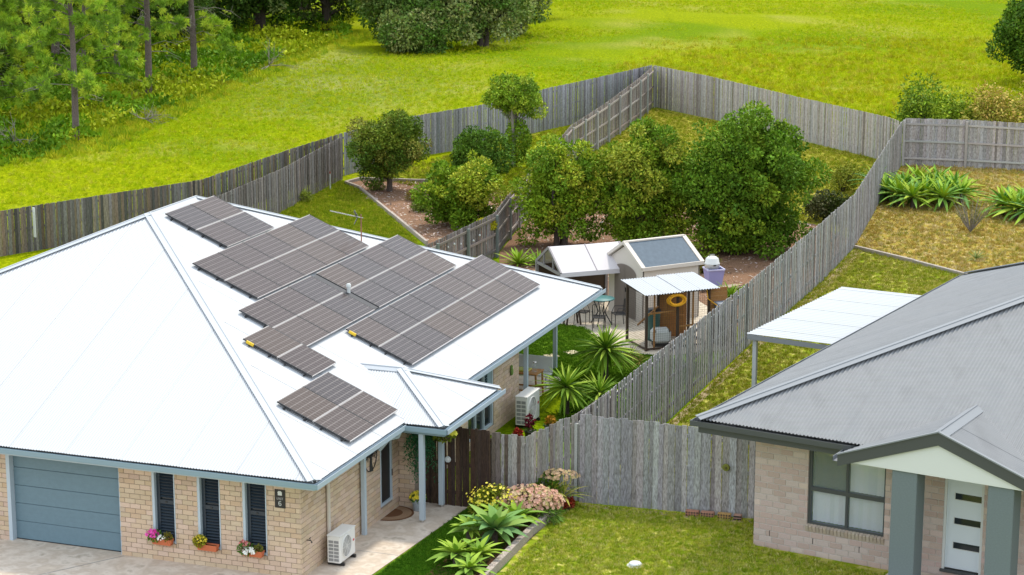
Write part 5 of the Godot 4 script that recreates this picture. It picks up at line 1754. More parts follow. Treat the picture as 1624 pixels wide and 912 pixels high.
func vegetation() -> void:
	rng.seed = 101
	noise.frequency = 0.02
	var olive := [Color(0.148, 0.218, 0.020), Color(0.111, 0.193, 0.019), Color(0.222, 0.269, 0.027), Color(0.177, 0.252, 0.024), Color(0.281, 0.286, 0.040)]
	var lime := [Color(0.197, 0.295, 0.018), Color(0.140, 0.239, 0.017), Color(0.281, 0.351, 0.024), Color(0.168, 0.272, 0.018), Color(0.351, 0.383, 0.036), Color(0.127, 0.223, 0.017)]
	var deep := [Color(0.070, 0.143, 0.017), Color(0.098, 0.183, 0.018), Color(0.127, 0.216, 0.020), Color(0.085, 0.160, 0.018)]
	broad_tree("garden_tree", "round clipped dark green tree standing in the edged wood chip bed", V(-5.72, 0, -100.0), 2.12, V(1.85, 1.75, 1.85), 62, 0.5, 17000, 0.15, 0.045, [Color(0.098, 0.160, 0.018), Color(0.133, 0.199, 0.020), Color(0.168, 0.216, 0.024), Color(0.225, 0.223, 0.042), Color(0.085, 0.143, 0.017)], 0.12)
	broad_tree("garden_tree", "low wide green tree hanging over the dark railed fence", V(-2.1, 0, -91.6), 1.6, V(1.8, 1.55, 1.7), 52, 0.5, 16000, 0.15, 0.05, lime, 0.1, "", 3, 0.45, null, 7)
	broad_tree("garden_tree", "dark round shrub-like tree between the clipped tree and the slim tree", V(-1.35, 0, -101.5), 1.5, V(1.4, 1.35, 1.4), 36, 0.45, 10000, 0.14, 0.045, deep, 0.09)
	var o := broad_tree("garden_tree", "slim pale-limbed tree with an open light green crown by the back fence", V(0.1, 0, -107.0), 3.55, V(1.6, 1.2, 1.5), 44, 0.45, 10500, 0.15, 0.045, [Color(0.238, 0.351, 0.024), Color(0.182, 0.287, 0.022), Color(0.337, 0.415, 0.036), Color(0.140, 0.239, 0.020)], 0.09, "", 2, 0.35, M.twig)
	leaves_begin()
	leaf_ball(V(0.2, 1.3, 0.1), V(0.65, 1.1, 0.6), 2200, 0.14, 0.045, Color(0.19, 0.3, 0.024), 0.4, 0.3)
	put_mesh(leaves_mesh(), "lower_foliage", M.leaf, o)
	broad_tree("garden_tree", "bushy yellow-green tree with several dark trunks behind the canvas shelter", V(1.95, 0, -87.2), 2.45, V(2.05, 2.15, 1.9), 70, 0.56, 19000, 0.16, 0.052, lime, 0.11, "", 4, 0.3, null, 6)
	broad_tree("garden_tree", "dense olive tree in the middle of the row behind the shed", V(5.35, 0, -87.0), 2.6, V(2.3, 2.6, 2.1), 92, 0.55, 30000, 0.16, 0.052, [Color(0.168, 0.263, 0.018), Color(0.127, 0.223, 0.017), Color(0.238, 0.303, 0.024), Color(0.140, 0.239, 0.018), Color(0.294, 0.335, 0.036)], 0.13, "", 4, 0.3, null, 10)
	broad_tree("garden_tree", "largest dense green tree beside the long dividing fence", V(9.35, 0, -86.2), 2.85, V(2.8, 3.1, 2.5), 130, 0.62, 44000, 0.17, 0.055, [Color(0.112, 0.207, 0.017), Color(0.140, 0.247, 0.020), Color(0.085, 0.167, 0.017), Color(0.210, 0.303, 0.024), Color(0.127, 0.223, 0.018)], 0.16, "", 4, 0.3, null, 14)
	shrub("garden_shrub", "loose yellow-green shrub near the pale back fence", V(15.4, 0, -99.8), V(1.05, 1.7, 1.0), 1700, 0.13, 0.035, [Color(0.27, 0.27, 0.03), Color(0.2, 0.23, 0.025)], "", 14)
	shrub("garden_shrub", "low dark grey-green shrub at the foot of the dividing fence", V(13.6, 0, -92.6), V(1.6, 1.15, 1.0), 4200, 0.13, 0.04, [Color(0.09, 0.1, 0.03), Color(0.06, 0.08, 0.02), Color(0.13, 0.13, 0.06)], "", 16)
	shrub("garden_shrub", "small rust-tinged shrub beside the shed roof", V(7.6, 0, -82.0), V(0.6, 0.8, 0.6), 900, 0.12, 0.03, [Color(0.2, 0.13, 0.04), Color(0.16, 0.15, 0.03)], "", 8)
	shrub("garden_shrub", "rusty brown low plant in the wood chip bed", V(-4.35, 0, -97.6), V(0.75, 0.45, 0.7), 1300, 0.12, 0.015, [Color(0.22, 0.15, 0.03), Color(0.17, 0.14, 0.02)], "", 8)
	shrub("garden_shrub", "light green low plant in the wood chip bed", V(-3.9, 0, -94.9), V(0.95, 0.5, 0.8), 1600, 0.14, 0.018, [Color(0.15, 0.2, 0.025), Color(0.11, 0.17, 0.02)], "", 9)
	shrub("garden_shrub", "small green tuft near the corner of the wood chip bed", V(-6.4, 0, -100.2), V(0.6, 0.35, 0.5), 800, 0.12, 0.015, [Color(0.16, 0.2, 0.03)], "", 7)
	shrub("garden_shrub", "small weedy clump at the foot of the dim grey fence", V(-9.4, 0, -97.2), V(0.5, 0.5, 0.5), 600, 0.16, 0.014, [Color(0.2, 0.24, 0.03)], "", 7)
	# --- beyond the far fences
	for q in [[20.9, -110.2, 1.5, 3.3, "leafy green bush leaning over the railed fence", [Color(0.22, 0.33, 0.025), Color(0.3, 0.4, 0.03), Color(0.13, 0.21, 0.02)]], [22.7, -111.2, 1.3, 2.6, "low green bush behind the railed fence", [Color(0.2, 0.3, 0.025), Color(0.28, 0.36, 0.03)]], [24.7, -110.3, 1.7, 3.2, "rusty yellow bush behind the railed fence", [Color(0.5, 0.37, 0.09), Color(0.4, 0.34, 0.06), Color(0.3, 0.3, 0.04)]], [27.2, -110.6, 2.0, 3.5, "wide rusty bush beyond the end of the railed fence", [Color(0.46, 0.34, 0.09), Color(0.37, 0.32, 0.06), Color(0.25, 0.28, 0.04)]]]:
		shrub("hedge_shrub", q[4], V(q[0], 0, q[1]), V(q[2], q[3] * 1.3, 1.2), 3400, 0.2, 0.05, q[5], "bushes behind the railed fence", 22)
	broad_tree("hill_tree", "dark dense tree at the edge of the hillside field", V(33.9, 0, -139.0), 3.4, V(3.0, 3.2, 3.0), 60, 0.85, 16000, 0.26, 0.08, deep, 0.2)
	# clump of bush trees on the hill
	var bush := [Color(0.111, 0.180, 0.040), Color(0.150, 0.225, 0.049), Color(0.222, 0.279, 0.072), Color(0.095, 0.180, 0.026), Color(0.285, 0.324, 0.108)]
	var gl := ["grey-green bush tree with pale limbs on the left of the hill clump", "wide dark bush tree at the front of the hill clump", "dark bush tree with brown dead leaves at its foot in the hill clump", "deep green bush tree at the right of the hill clump", "tall tree at the back of the hill clump", "low rounded bush tree at the lower edge of the hill clump", "distant bush tree at the upper right of the hill clump"]
	var gp := [[-8.6, -159, 3.6, 3.4], [-5.2, -158, 3.6, 3.6], [-2.2, -160, 3.2, 3.3], [0.3, -168, 3.4, 3.6], [-6.2, -168, 5.2, 4.2], [-7.0, -156.3, 1.6, 2.4], [0.4, -180, 3.6, 3.8]]
	for i in gp.size():
		var q: Array = gp[i]
		broad_tree("bush_tree", gl[i], V(q[0], 0, q[1]), q[2], V(q[3], q[2] * 0.95, q[3] * 0.8), 46, 0.95, 10500, 0.3, 0.085, bush, 0.17, "trees of the clump on the hill", 3, 0.45, M.twig if i == 0 else M.bark)
	# wood behind the pines
	var wood := [[-14.5, -172, 4.5, 5, "dark thicket tree nearest the gap in the wood"], [-19.5, -168, 4.5, 5.0, "dark thicket tree with brown twiggy growth behind the pines"], [-25.5, -160, 4.8, 5.0, "deep green wood tree behind the third pine"], [-31, -152, 5, 5.2, "deep green wood tree behind the second pine"], [-37, -146, 5.2, 5, "deep green wood tree at the far left of the wood"], [-24, -175, 6, 5.5, "tall wood tree in the back row behind the pines"], [-33, -170, 6, 5.5, "tall wood tree in the back row of the wood"], [-12.5, -186, 5, 5.2, "distant wood tree beyond the gap on the hill"], [-18, -190, 6, 6, "far wood tree at the top of the clearing"], [-34, -133, 2.2, 3.4, "low dark thicket at the left edge of the wood"]]
	for q in wood:
		broad_tree("wood_tree", q[4], V(q[0], 0, q[1]), q[2], V(q[3], q[2] * 0.95, q[3] * 0.9), 46, 1.2, 9500, 0.4, 0.11, [Color(0.046, 0.090, 0.014), Color(0.066, 0.120, 0.019), Color(0.099, 0.128, 0.036), Color(0.053, 0.112, 0.017)], 0.2, "trees of the wood behind the pines", 3, 0.5)
	# undergrowth carpet at the foot of the wood
	var und := [[-27, -104.5], [-23.5, -110], [-22.6, -114.8], [-19.6, -128], [-16.9, -145], [-12.4, -165], [-13, -180], [-42, -180], [-42, -112]]
	leaves_begin()
	var pl := in_area(und)
	var made := 0
	noise.frequency = 0.12
	while made < 62000:
		var p: Variant = pl.call()
		if p == null:
			continue
		made += 1
		var q: Vector3 = p
		var hh := maxf(0.0, 0.45 + noise.get_noise_2d(q.x * 1.4, q.z) * 1.5)
		var kind := noise.get_noise_2d(q.x + 90, q.z * 0.8)
		var col := Color(0.15, 0.27, 0.012) if kind < 0.05 else Color(0.32, 0.37, 0.015)
		if kind < -0.25:
			col = Color(0.1, 0.2, 0.012)
		q.y = hh * rng.randf_range(0.55, 1.0)
		var d := (rdir() + V(0, 0.6, 0.25)).normalized()
		leaf(q, d, d.cross(rdir()).normalized(), rng.randf_range(0.2, 0.42), rng.randf_range(0.05, 0.12), vary(col, 0.3))
	o = put_mesh(leaves_mesh(), "undergrowth", M.leaf)
	o.set_meta("kind", "stuff")
	o.set_meta("label", "green creeper and undergrowth at the foot of the pines")
	o.set_meta("category", "undergrowth")
	noise.frequency = 0.02
	pine_tree("pine tree with a dark leaning trunk nearest to the old fence", V(-23.3, 0, -115.5), 15.0, V(-0.5, 0, 0.3), 0.17, 2.2, 11)
	pine_tree("pine tree with a straight bare purple-brown trunk", V(-22.5, 0, -134.3), 16.0, V(-0.2, 0, 0), 0.2, 2.6, 12)
	pine_tree("pine tree with a leaning lower trunk beside the dark gap", V(-20.6, 0, -140.4), 16.0, V(-0.5, 0, 0), 0.2, 2.4, 13)
	pine_tree("pine tree with a thick trunk deeper in the wood", V(-30.7, 0, -146), 17.0, V(-0.4, 0, 0), 0.26, 2.8, 14)
	pine_tree("young full pine tree at the left edge of the wood", V(-29.4, 0, -122), 11.0, V(0.3, 0, 0), 0.15, 0.8, 15)
	pine_tree("slender pine tree between the two bare trunks", V(-25.2, 0, -128), 13.0, V(0.3, 0, 0.2), 0.14, 1.6, 16)
	pine_tree("full pine tree in front of the thick pine trunk", V(-31.5, 0, -120), 12.0, V(0.2, 0, 0), 0.16, 1.0, 17)
	pine_tree("pine tree with low hanging boughs behind the bare trunks", V(-26, 0, -143), 15.0, V(-0.2, 0, 0), 0.18, 1.6, 18)
	# twiggy dead bush
	rng.seed = 77
	for q in [[-16.4, 0, -146.5, "bare grey twiggy branch heap in front of the dark gap", 1.7], [-20.6, 0, -121.5, "fallen grey branches under the pine trees", 1.1], [-26.2, 0, -113.5, "grey dead branches at the foot of the young pine", 1.2]]:
		var tw := thing("dead_branches", q[3], "branches", V(q[0], q[1], q[2]))
		for k in 12:
			var st := mb()
			var d := (rdir() * V(1, 0.5, 1) + V(0, 0.35, 0)).normalized()
			var l: float = q[4] * rng.randf_range(0.6, 1.3)
			var m := d * l * 0.5 + V(0, 0.2, 0) + rdir() * 0.15
			tube(st, [V(0, 0.25, 0), m, d * l + V(0, 0.15, 0)], [0.03, 0.02, 0.008], 5)
			for j in 4:
				var b := m.lerp(d * l, rng.randf())
				tube(st, [b, b + (d + rdir()) * 0.4], [0.012, 0.004], 4)
			put(st, "branch", M.twig, tw)
	# --- agaves in the planted bed between the lawns
	rng.seed = 303
	var ag := []
	for c in [Color(0.15, 0.28, 0.08), Color(0.19, 0.33, 0.085), Color(0.13, 0.25, 0.09), Color(0.24, 0.36, 0.085)]:
		ag.append(strap_mesh(0.14, rng.randf_range(0.12, 0.3), c, vary(c, 0.05), 0.62))
	var agl := []
	for c in [Color(0.24, 0.36, 0.035), Color(0.3, 0.42, 0.05), Color(0.19, 0.32, 0.045)]:
		agl.append(strap_mesh(0.12, rng.randf_range(0.12, 0.3), c, vary(c, 0.05), 0.62))
	var spots := [[-0.42, -50.75, 0.98, 30, ag, 0.42, "large blue-green agave rosette against the timber sleepers"], [-1.34, -49.35, 0.72, 26, agl, 0.28, "yellow-green agave at the lower end of the planted bed"], [-0.78, -49.3, 0.66, 24, agl, 0.3, "pale green agave beside the lower sleepers"], [-1.05, -50.75, 0.58, 22, agl, 0.45, "upright lime agave with one yellowed leaf behind the lower agaves"], [0.1, -51.9, 0.72, 20, agl, 0.35, "broad-leaved lime green plant below the pink shrub"], [-0.45, -52.0, 0.55, 14, agl, 0.4, "small lime green agave below the yellow flowering bush"], [-1.0, -48.4, 0.6, 22, agl, 0.25, "small agave at the cut end of the planted bed"]]
	for q in spots:
		o = thing("agave", q[6], "agave", V(q[0], 0.02, q[1]))
		rosette(o, V(0, q[5], 0), q[3], q[2], q[4], -0.05, 1.25)
		var st := mb()
		tube(st, [V(0, 0, 0), V(0, q[5] * 0.6, 0), V(0, q[5] + 0.05, 0)], [0.07, 0.08, 0.05], 7)
		put(st, "stem", M.bark, o)
	# yellow flowering bush, pink shrub, striped grass, red plant
	o = shrub("flowering_bush", "yellow-green flowering bush in front of the fence by the porch lawn", V(-0.45, 0.02, -52.7), V(0.75, 0.85, 0.5), 2600, 0.09, 0.026, [Color(0.15, 0.19, 0.02), Color(0.22, 0.24, 0.02), Color(0.1, 0.14, 0.02)], "", 12)
	flowers(o, "yellow_flowers", 170, V(0, 0.5, 0.05), V(0.75, 0.5, 0.5), 0.035, [Color(0.62, 0.52, 0.02), Color(0.7, 0.62, 0.08)])
	o = shrub("pink_shrub", "dusty pink mounded shrub beside the sleepers", V(0.42, 0.02, -52.75), V(0.95, 0.8, 0.6), 1500, 0.08, 0.022, [Color(0.3, 0.2, 0.1), Color(0.2, 0.2, 0.06)], "", 14)
	flowers(o, "pink_flower_heads", 800, V(0, 0.4, 0.02), V(0.9, 0.52, 0.58), 0.05, [Color(0.56, 0.29, 0.21), Color(0.62, 0.37, 0.27), Color(0.46, 0.23, 0.15), Color(0.52, 0.36, 0.2), Color(0.38, 0.3, 0.1)])
	o = thing("striped_plant", "tall cream and green striped strap-leaved plant in the fence corner", "plant", V(1.08, 0.02, -53.6))
	var stripe := []
	for c in [Color(0.38, 0.36, 0.07), Color(0.18, 0.24, 0.03), Color(0.46, 0.42, 0.12)]:
		stripe.append(strap_mesh(0.045, 0.45, c, vary(c, 0.1), 0.7))
	for b in 3:
		rosette(o, V(-0.35 + 0.3 * b, 0.32 + 0.1 * (b % 2), 0.05 * b), 24, 0.68, stripe, 0.3, 1.4)
	greens(o, V(-0.25, 0.5, 0), V(0.4, 0.45, 0.3), 600, 0.12, 0.04, Color(0.09, 0.17, 0.02), "under_leaves")
	flowers(o, "pink_heads", 180, V(0.15, 0.85, 0.0), V(0.5, 0.22, 0.25), 0.045, [Color(0.46, 0.3, 0.17), Color(0.42, 0.32, 0.14)])
	o = shrub("small_red_plant", "small red-leaved plant where the sleepers meet the fence", V(1.45, 0.02, -53.55), V(0.28, 0.32, 0.22), 320, 0.08, 0.03, [Color(0.3, 0.04, 0.02), Color(0.2, 0.06, 0.03)], "", 6)
	greens(thing("lily_clump", "low strappy green plant at the foot of the sleepers", "plant", V(0.85, 0.02, -52.55)), V(0, 0.2, 0), V(0.35, 0.22, 0.2), 300, 0.28, 0.02, Color(0.14, 0.24, 0.04))
	# --- yuccas behind the dividing fence
	var yu := []
	for c in [Color(0.14, 0.25, 0.025), Color(0.22, 0.34, 0.03), Color(0.1, 0.19, 0.02), Color(0.3, 0.4, 0.05)]:
		yu.append(strap_mesh(0.042, rng.randf_range(0.05, 0.3), c, vary(c, 0.05), 0.6))
	for q in [[2.95, -66.3, 1.02, 1.22, 110, "tallest spiky yucca rosette on the back lawn"], [1.62, -62.4, 0.85, 1.08, 90, "spiky yucca nearest the tall air conditioner"], [2.62, -62.6, 0.62, 0.98, 80, "lower spiky yucca against the dividing fence"]]:
		o = thing("yucca", q[5], "yucca", V(q[0], 0, q[1]))
		rosette(o, V(0, q[2], 0), q[4], q[3], yu, -0.55, 1.4, 0.12)
		var st := mb()
		tube(st, [V(0, 0, 0), V(0.02, q[2] * 0.6, 0), V(0, q[2] + 0.06, 0)], [0.09, 0.08, 0.06], 8)
		put(st, "trunk", M.bark, o)
	o = thing("yucca", "brownish dracaena between the yuccas and the wire aviary", "yucca", V(3.75, 0, -66.9))
	var br := []
	for c in [Color(0.24, 0.18, 0.04), Color(0.17, 0.18, 0.03), Color(0.12, 0.1, 0.03)]:
		br.append(strap_mesh(0.03, 0.25, c, vary(c, 0.05), 0.6))
	for b in 3:
		rosette(o, V(-0.25 + 0.28 * b, 0.5 + 0.22 * (b % 2), 0.1 * b), 26, 0.55, br, -0.4, 1.4)
	# --- agave clumps on the dry bank
	var ab := []
	for c in [Color(0.17, 0.32, 0.05), Color(0.26, 0.4, 0.035), Color(0.12, 0.25, 0.06), Color(0.33, 0.43, 0.045)]:
		ab.append(strap_mesh(0.068, rng.randf_range(0.1, 0.3), c, vary(c, 0.05), 0.6))
	var k := 0
	for q in [[17.0, -97.2], [17.9, -95.6], [18.0, -98.4], [19.1, -97.6], [19.2, -95.4], [20.2, -96.4], [20.3, -98.2], [16.9, -99.0], [18.9, -99.5], [17.4, -96.3], [18.6, -96.6], [19.8, -97.2], [19.7, -99.3]]:
		o = thing("agave", "bright green agave in the broad clump below the railed fence", "agave", V(q[0], 0, q[1]), 0, "agaves of the broad clump on the dry bank")
		rosette(o, V(0, 0.52, 0), 40, 1.3, ab, -0.25, 1.45)
		var st := mb()
		tube(st, [V(0, 0, 0), V(0, 0.3, 0), V(0, 0.54, 0)], [0.1, 0.1, 0.07], 7)
		put(st, "stem", M.bark, o)
	for q in [[21.6, -94.0], [22.4, -92.4], [22.9, -94.8], [23.9, -93.2], [21.9, -92.9], [23.2, -93.6], [22.4, -93.6]]:
		o = thing("agave", "bright green agave in the second clump on the dry bank beside the bare shrub", "agave", V(q[0], 0, q[1]), 0, "agaves of the second clump on the dry bank")
		rosette(o, V(0, 0.52, 0), 40, 1.3, ab, -0.25, 1.45)
		var st := mb()
		tube(st, [V(0, 0, 0), V(0, 0.3, 0), V(0, 0.54, 0)], [0.1, 0.1, 0.07], 7)
		put(st, "stem", M.bark, o)
	o = thing("bare_shrub", "thin twiggy shrub between the two agave clumps", "shrub", V(19.4, 0, -90.3))
	var st := mb()
	leaves_begin()
	for i in 46:
		var d := (rdir() * V(0.75, 0.3, 0.75) + V(0, 1.0, 0)).normalized()
		var l := rng.randf_range(0.7, 1.8)
		tube(st, [V(0, 0, 0), d * l * 0.5, d * l + V(0, 0.1, 0)], [0.02, 0.012, 0.004], 4)
		for j in 16:
			var e := (d + rdir()).normalized()
			leaf(d * l * rng.randf_range(0.45, 1.0), e, e.cross(rdir()).normalized(), 0.11, 0.014, vary(Color(0.17, 0.17, 0.045), 0.3))
	put(st, "twigs", M.twig, o)
	put_mesh(leaves_mesh(), "foliage", M.leaf, o)
	o = thing("spiky_plant", "small pale green spiky plant alone on the dry bank", "plant", V(18.45, 0, -84.5))
	rosette(o, V(0, 0.08, 0), 32, 0.5, [strap_mesh(0.04, 0.2, Color(0.2, 0.26, 0.08), Color(0.24, 0.28, 0.1), 0.6)], 0.1, 1.4)
	o = thing("spiky_plant", "bright green strappy clump beside the railed fence and the canvas shelter", "plant", V(0.55, 0, -83.6))
	rosette(o, V(-0.3, 0.05, 0), 40, 0.95, [yu[1], yu[3], ab[1]], 0.15, 1.4)
	rosette(o, V(0.5, 0.05, 0.2), 34, 0.85, [yu[1], yu[0], ab[1]], 0.15, 1.4)
	o = thing("spiky_plant", "grassy green clump beside the lilac tub", "plant", V(8.0, 0, -77.4))
	rosette(o, V(0, 0.1, 0), 50, 0.8, [yu[0], yu[1]], 0.3, 1.45)
	o = thing("spiky_plant", "small dark leafy plant behind the aviary roof corner", "plant", V(7.25, 0, -73.4))
	rosette(o, V(0, 0.9, 0), 40, 0.5, [yu[0], yu[2]], -0.3, 1.4)

# ---------------------------------------------------------------- yard things
func chair(label: String, at: Vector3, turn: float) -> void:
	var o := thing("patio_chair", label, "chair", at, turn, "black metal chairs round the patio table")
	var st := mb()
	cbox(st, V(-0.22, 0.43, -0.22), V(0.22, 0.46, 0.22), 0.008)
	put(st, "seat", M.black_metal, o)
	for x in [-0.2, 0.2]:
		st = mb()
		tube(st, [V(x, 0, 0.2), V(x, 0.45, 0.2)], [0.014, 0.014], 6)
		put(st, "leg", M.black_metal, o)
		st = mb()
		tube(st, [V(x, 0, -0.24), V(x, 0.45, -0.2), V(x, 0.9, -0.26)], [0.014, 0.014, 0.014], 6)
		put(st, "leg", M.black_metal, o)
		st = mb()
		tube(st, [V(x * 1.1, 0.66, -0.22), V(x * 1.15, 0.67, 0.1), V(x * 1.1, 0.45, 0.2)], [0.013, 0.013, 0.013], 6)
		put(st, "armrest", M.black_metal, o)
	st = mb()
	var pts := []
	var rad := []
	for k in 9:
		var t := PI * k / 8
		pts.append(V(cos(t) * 0.2, 0.88 + sin(t) * 0.08, -0.26))
		rad.append(0.014)
	tube(st, pts, rad, 6)
	for k in 4:
		bar(st, V(-0.12 + 0.08 * k, 0.48, -0.21), V(-0.12 + 0.08 * k, 0.94, -0.26), 0.014, 0.014)
	put(st, "backrest", M.black_metal, o)

func yard() -> void:
	rng.seed = 909
	# --- resin shed. local x runs from the door end back, z to the right-hand side
	var o := thing("garden_shed", "beige resin garden shed with arched brown door and slate blue roof", "shed", V(4.0, 0, -74.85), 0.496)
	var hw := 1.25
	var L := 2.35
	var ey := 1.98
	var ry := 2.68
	var st := mb()
	# end wall with an arched opening as a fan of quads, plus the other walls
	for x in [0.0, L]:
		for s in [0, 1]:
			var xx: float = x + (0.05 if s else 0.0) * (1 if x == 0.0 else -1)
			var poly := [V(xx, 0, -hw + 0.1), V(xx, 0, hw - 0.1), V(xx, ey, hw - 0.1), V(xx, ry - 0.08, 0), V(xx, ey, -hw + 0.1)]
			for k in 3:
				tri(st, poly[0], poly[k + 1], poly[k + 2])
	box(st, V(0.05, 0, hw - 0.15), V(L - 0.05, ey, hw - 0.1))
	box(st, V(0.05, 0, -hw + 0.1), V(L - 0.05, ey, -hw + 0.15))
	put(st, "wall", M.cream, o)
	st = mb()
	for s in [-1, 1]:
		var n := 10
		# half of the arched double door
		for k in n:
			var z0: float = s * 0.72 * k / n
			var z1: float = s * 0.72 * (k + 1) / n
			var y0 := 1.62 + 0.3 * sqrt(maxf(0, 1 - pow(z0 / 0.74, 2)))
			var y1 := 1.62 + 0.3 * sqrt(maxf(0, 1 - pow(z1 / 0.74, 2)))
			quad(st, V(-0.02, 0.06, z0), V(-0.02, 0.06, z1), V(-0.02, y1, z1), V(-0.02, y0, z0))
			bar(st, V(-0.025, 0.08, z0), V(-0.025, y0 - 0.03, z0), 0.02, 0.012, Vector3.RIGHT)
	put(st, "door", M.shed_door, o)
	st = mb()
	bar(st, V(-0.04, 0.95, 0.08), V(-0.04, 1.1, 0.08), 0.03, 0.03)
	put(st, "door_handle", M.black, o)
	for s in [-1, 1]:
		st = mb()
		var n := V(0, hw, s * (ry - ey)).normalized() * 0.04
		quad(st, V(0.06, ey, s * hw) + n, V(L - 0.06, ey, s * hw) + n, V(L - 0.06, ry, 0) + n, V(0.06, ry, 0) + n)
		quad(st, V(0.06, ey, s * hw), V(L - 0.06, ey, s * hw), V(L - 0.06, ry, 0), V(0.06, ry, 0))
		put(st, "roof_panel", M.shed_roof, o)
		st = mb()
		bar(st, V(-0.1, ey - 0.01, s * hw), V(L + 0.1, ey - 0.01, s * hw), 0.07, 0.13)
		put(st, "eave_trim", M.cream, o)
		for x in [-0.04, L + 0.04]:
			st = mb()
			bar(st, V(x, ey + 0.01, s * hw), V(x, ry + 0.03, 0), 0.16, 0.1)
			put(st, "gable_trim", M.cream, o)
	st = mb()
	bar(st, V(-0.08, ry + 0.05, 0), V(L + 0.08, ry + 0.05, 0), 0.14, 0.05)
	put(st, "ridge", M.cream, o)
	# --- canvas shelter
	o = thing("canvas_shelter", "open timber shelter with a pale grey canvas gable roof beside the shed", "shelter", V(1.3, 0, -75.5), 0.356)
	L = 2.75
	hw = 1.2
	ey = 1.7
	ry = 2.42
	st = mb()
	for s in [-1, 1]:
		quad(st, V(-0.03, ey, s * hw), V(L / 2, ey - 0.02, s * hw), V(L / 2, ry - 0.015, 0), V(-0.03, ry, 0))
		quad(st, V(L / 2, ey - 0.02, s * hw), V(L, ey, s * hw), V(L, ry, 0), V(L / 2, ry - 0.015, 0))
		quad(st, V(-0.03, ey, s * hw), V(L, ey, s * hw), V(L, ey - 0.16, s * (hw + 0.01)), V(-0.03, ey - 0.16, s * (hw + 0.01)))
	put(st, "canvas", M.canvas, o)
	st = mb()
	for s in [-1, 1]:
		bar(st, V(L / 2, ey - 0.01, s * hw), V(L / 2, ry, 0), 0.03, 0.012)
	put(st, "seam", M.canvas_frame, o)
	for x in [0.0, L - 0.05]:
		for s in [-1, 1]:
			st = mb()
			bar(st, V(x, 0, s * (hw - 0.06)), V(x, ey, s * (hw - 0.06)), 0.1, 0.1)
			put(st, "post", M.canvas_frame, o)
			st = mb()
			bar(st, V(x, ey - 0.03, s * hw), V(x, ry - 0.04, 0), 0.06, 0.1)
			put(st, "rafter", M.canvas_frame, o)
			st = mb()
			bar(st, V(x, ey - 0.05, s * 0.45), V(x, ey + 0.42, s * 0.45), 0.05, 0.06)
			put(st, "strut", M.canvas_frame, o)
		st = mb()
		bar(st, V(x, ey - 0.06, -hw), V(x, ey - 0.06, hw), 0.06, 0.1)
		put(st, "tie_beam", M.canvas_frame, o)
	st = mb()
	box(st, V(0.05, 0.02, -hw + 0.02), V(L - 0.1, ey - 0.15, -hw + 0.06))
	put(st, "back_screen", M.wood_dark, o)
	# --- patio table and chairs
	o = thing("patio_table", "round dark teal patio table in front of the canvas shelter", "table", V(3.12, 0.02, -73.75))
	st = mb()
	lathe(st, V(0, 0, 0), [Vector2(0, 0.94), Vector2(0.44, 0.94), Vector2(0.46, 0.92), Vector2(0.44, 0.9), Vector2(0, 0.9)], 26)
	put(st, "top", M.teal, o)
	for k in 4:
		st = mb()
		var t := TAU * k / 4 + 0.4
		tube(st, [V(cos(t) * 0.4, 0, sin(t) * 0.4), V(cos(t) * 0.12, 0.45, sin(t) * 0.12), V(cos(t) * 0.32, 0.9, sin(t) * 0.32)], [0.02, 0.02, 0.02], 6)
		put(st, "leg", M.black_metal, o)
	chair("black metal patio chair facing the teal table from the shed side", V(3.72, 0.02, -73.5), -1.3)
	chair("black metal patio chair on the lawn side of the teal table", V(3.0, 0.02, -73.0), 3.0)
	chair("black metal patio chair beside the low timber stool", V(2.45, 0.02, -73.8), 1.2)
	o = thing("patio_stool", "low dark timber side table left of the teal patio table", "stool", V(2.1, 0.02, -73.7), 0.3)
	st = mb()
	cbox(st, V(-0.3, 0.6, -0.2), V(0.3, 0.64, 0.2), 0.006)
	put(st, "top", M.wood_dark, o)
	for x in [-0.26, 0.26]:
		for z in [-0.16, 0.16]:
			st = mb()
			bar(st, V(x * 0.7, 0.6, z), V(x, 0, z), 0.05, 0.05)
			put(st, "leg", M.wood_dark, o)
	shrub("garden_shrub", "dark green low bush under the eave beside the patio", V(1.35, 0, -73.4), V(0.45, 0.5, 0.4), 900, 0.1, 0.03, [Color(0.04, 0.1, 0.015), Color(0.06, 0.13, 0.02)], "", 8)
	# --- wire aviary
	o = thing("wire_aviary", "dark framed wire aviary with white corrugated roof beside the shed", "aviary", V(4.45, 0, -69.95), 0.384)
	var W := 2.3
	var Dp := 1.5
	corrugated(o, "roof_sheet", M.white_roof, V(-0.17, 1.98, 0.25), V(1, 0, 0), V(0, 0, -1), 1.4, 0.07, func(_s: float) -> float: return 1.95, 0.1, 0.016, 0.7)
	corrugated(o, "roof_sheet", M.white_roof, V(1.2, 2.0, 0.22), V(1, 0, 0), V(0, 0, -1), 1.4, 0.07, func(_s: float) -> float: return 2.0, 0.1, 0.016, 0.7)
	for x in [0.0, W * 0.5, W]:
		for z in [0.0, -Dp]:
			st = mb()
			cbox(st, V(x - 0.04, 0, z - 0.04), V(x + 0.04, 1.97 - z * 0.07, z + 0.04), 0.004)
			put(st, "post", M.wood_dark, o)
	for y in [0.08, 1.94]:
		st = mb()
		bar(st, V(0.04, y, 0), V(W * 0.5 - 0.04, y, 0), 0.05, 0.06)
		bar(st, V(W * 0.5 + 0.04, y, 0), V(W - 0.04, y, 0), 0.05, 0.06)
		bar(st, V(0, y, -0.04), V(0, y, -Dp + 0.04), 0.05, 0.06)
		bar(st, V(W, y, -0.04), V(W, y, -Dp + 0.04), 0.05, 0.06)
		put(st, "rail", M.wood_dark, o)
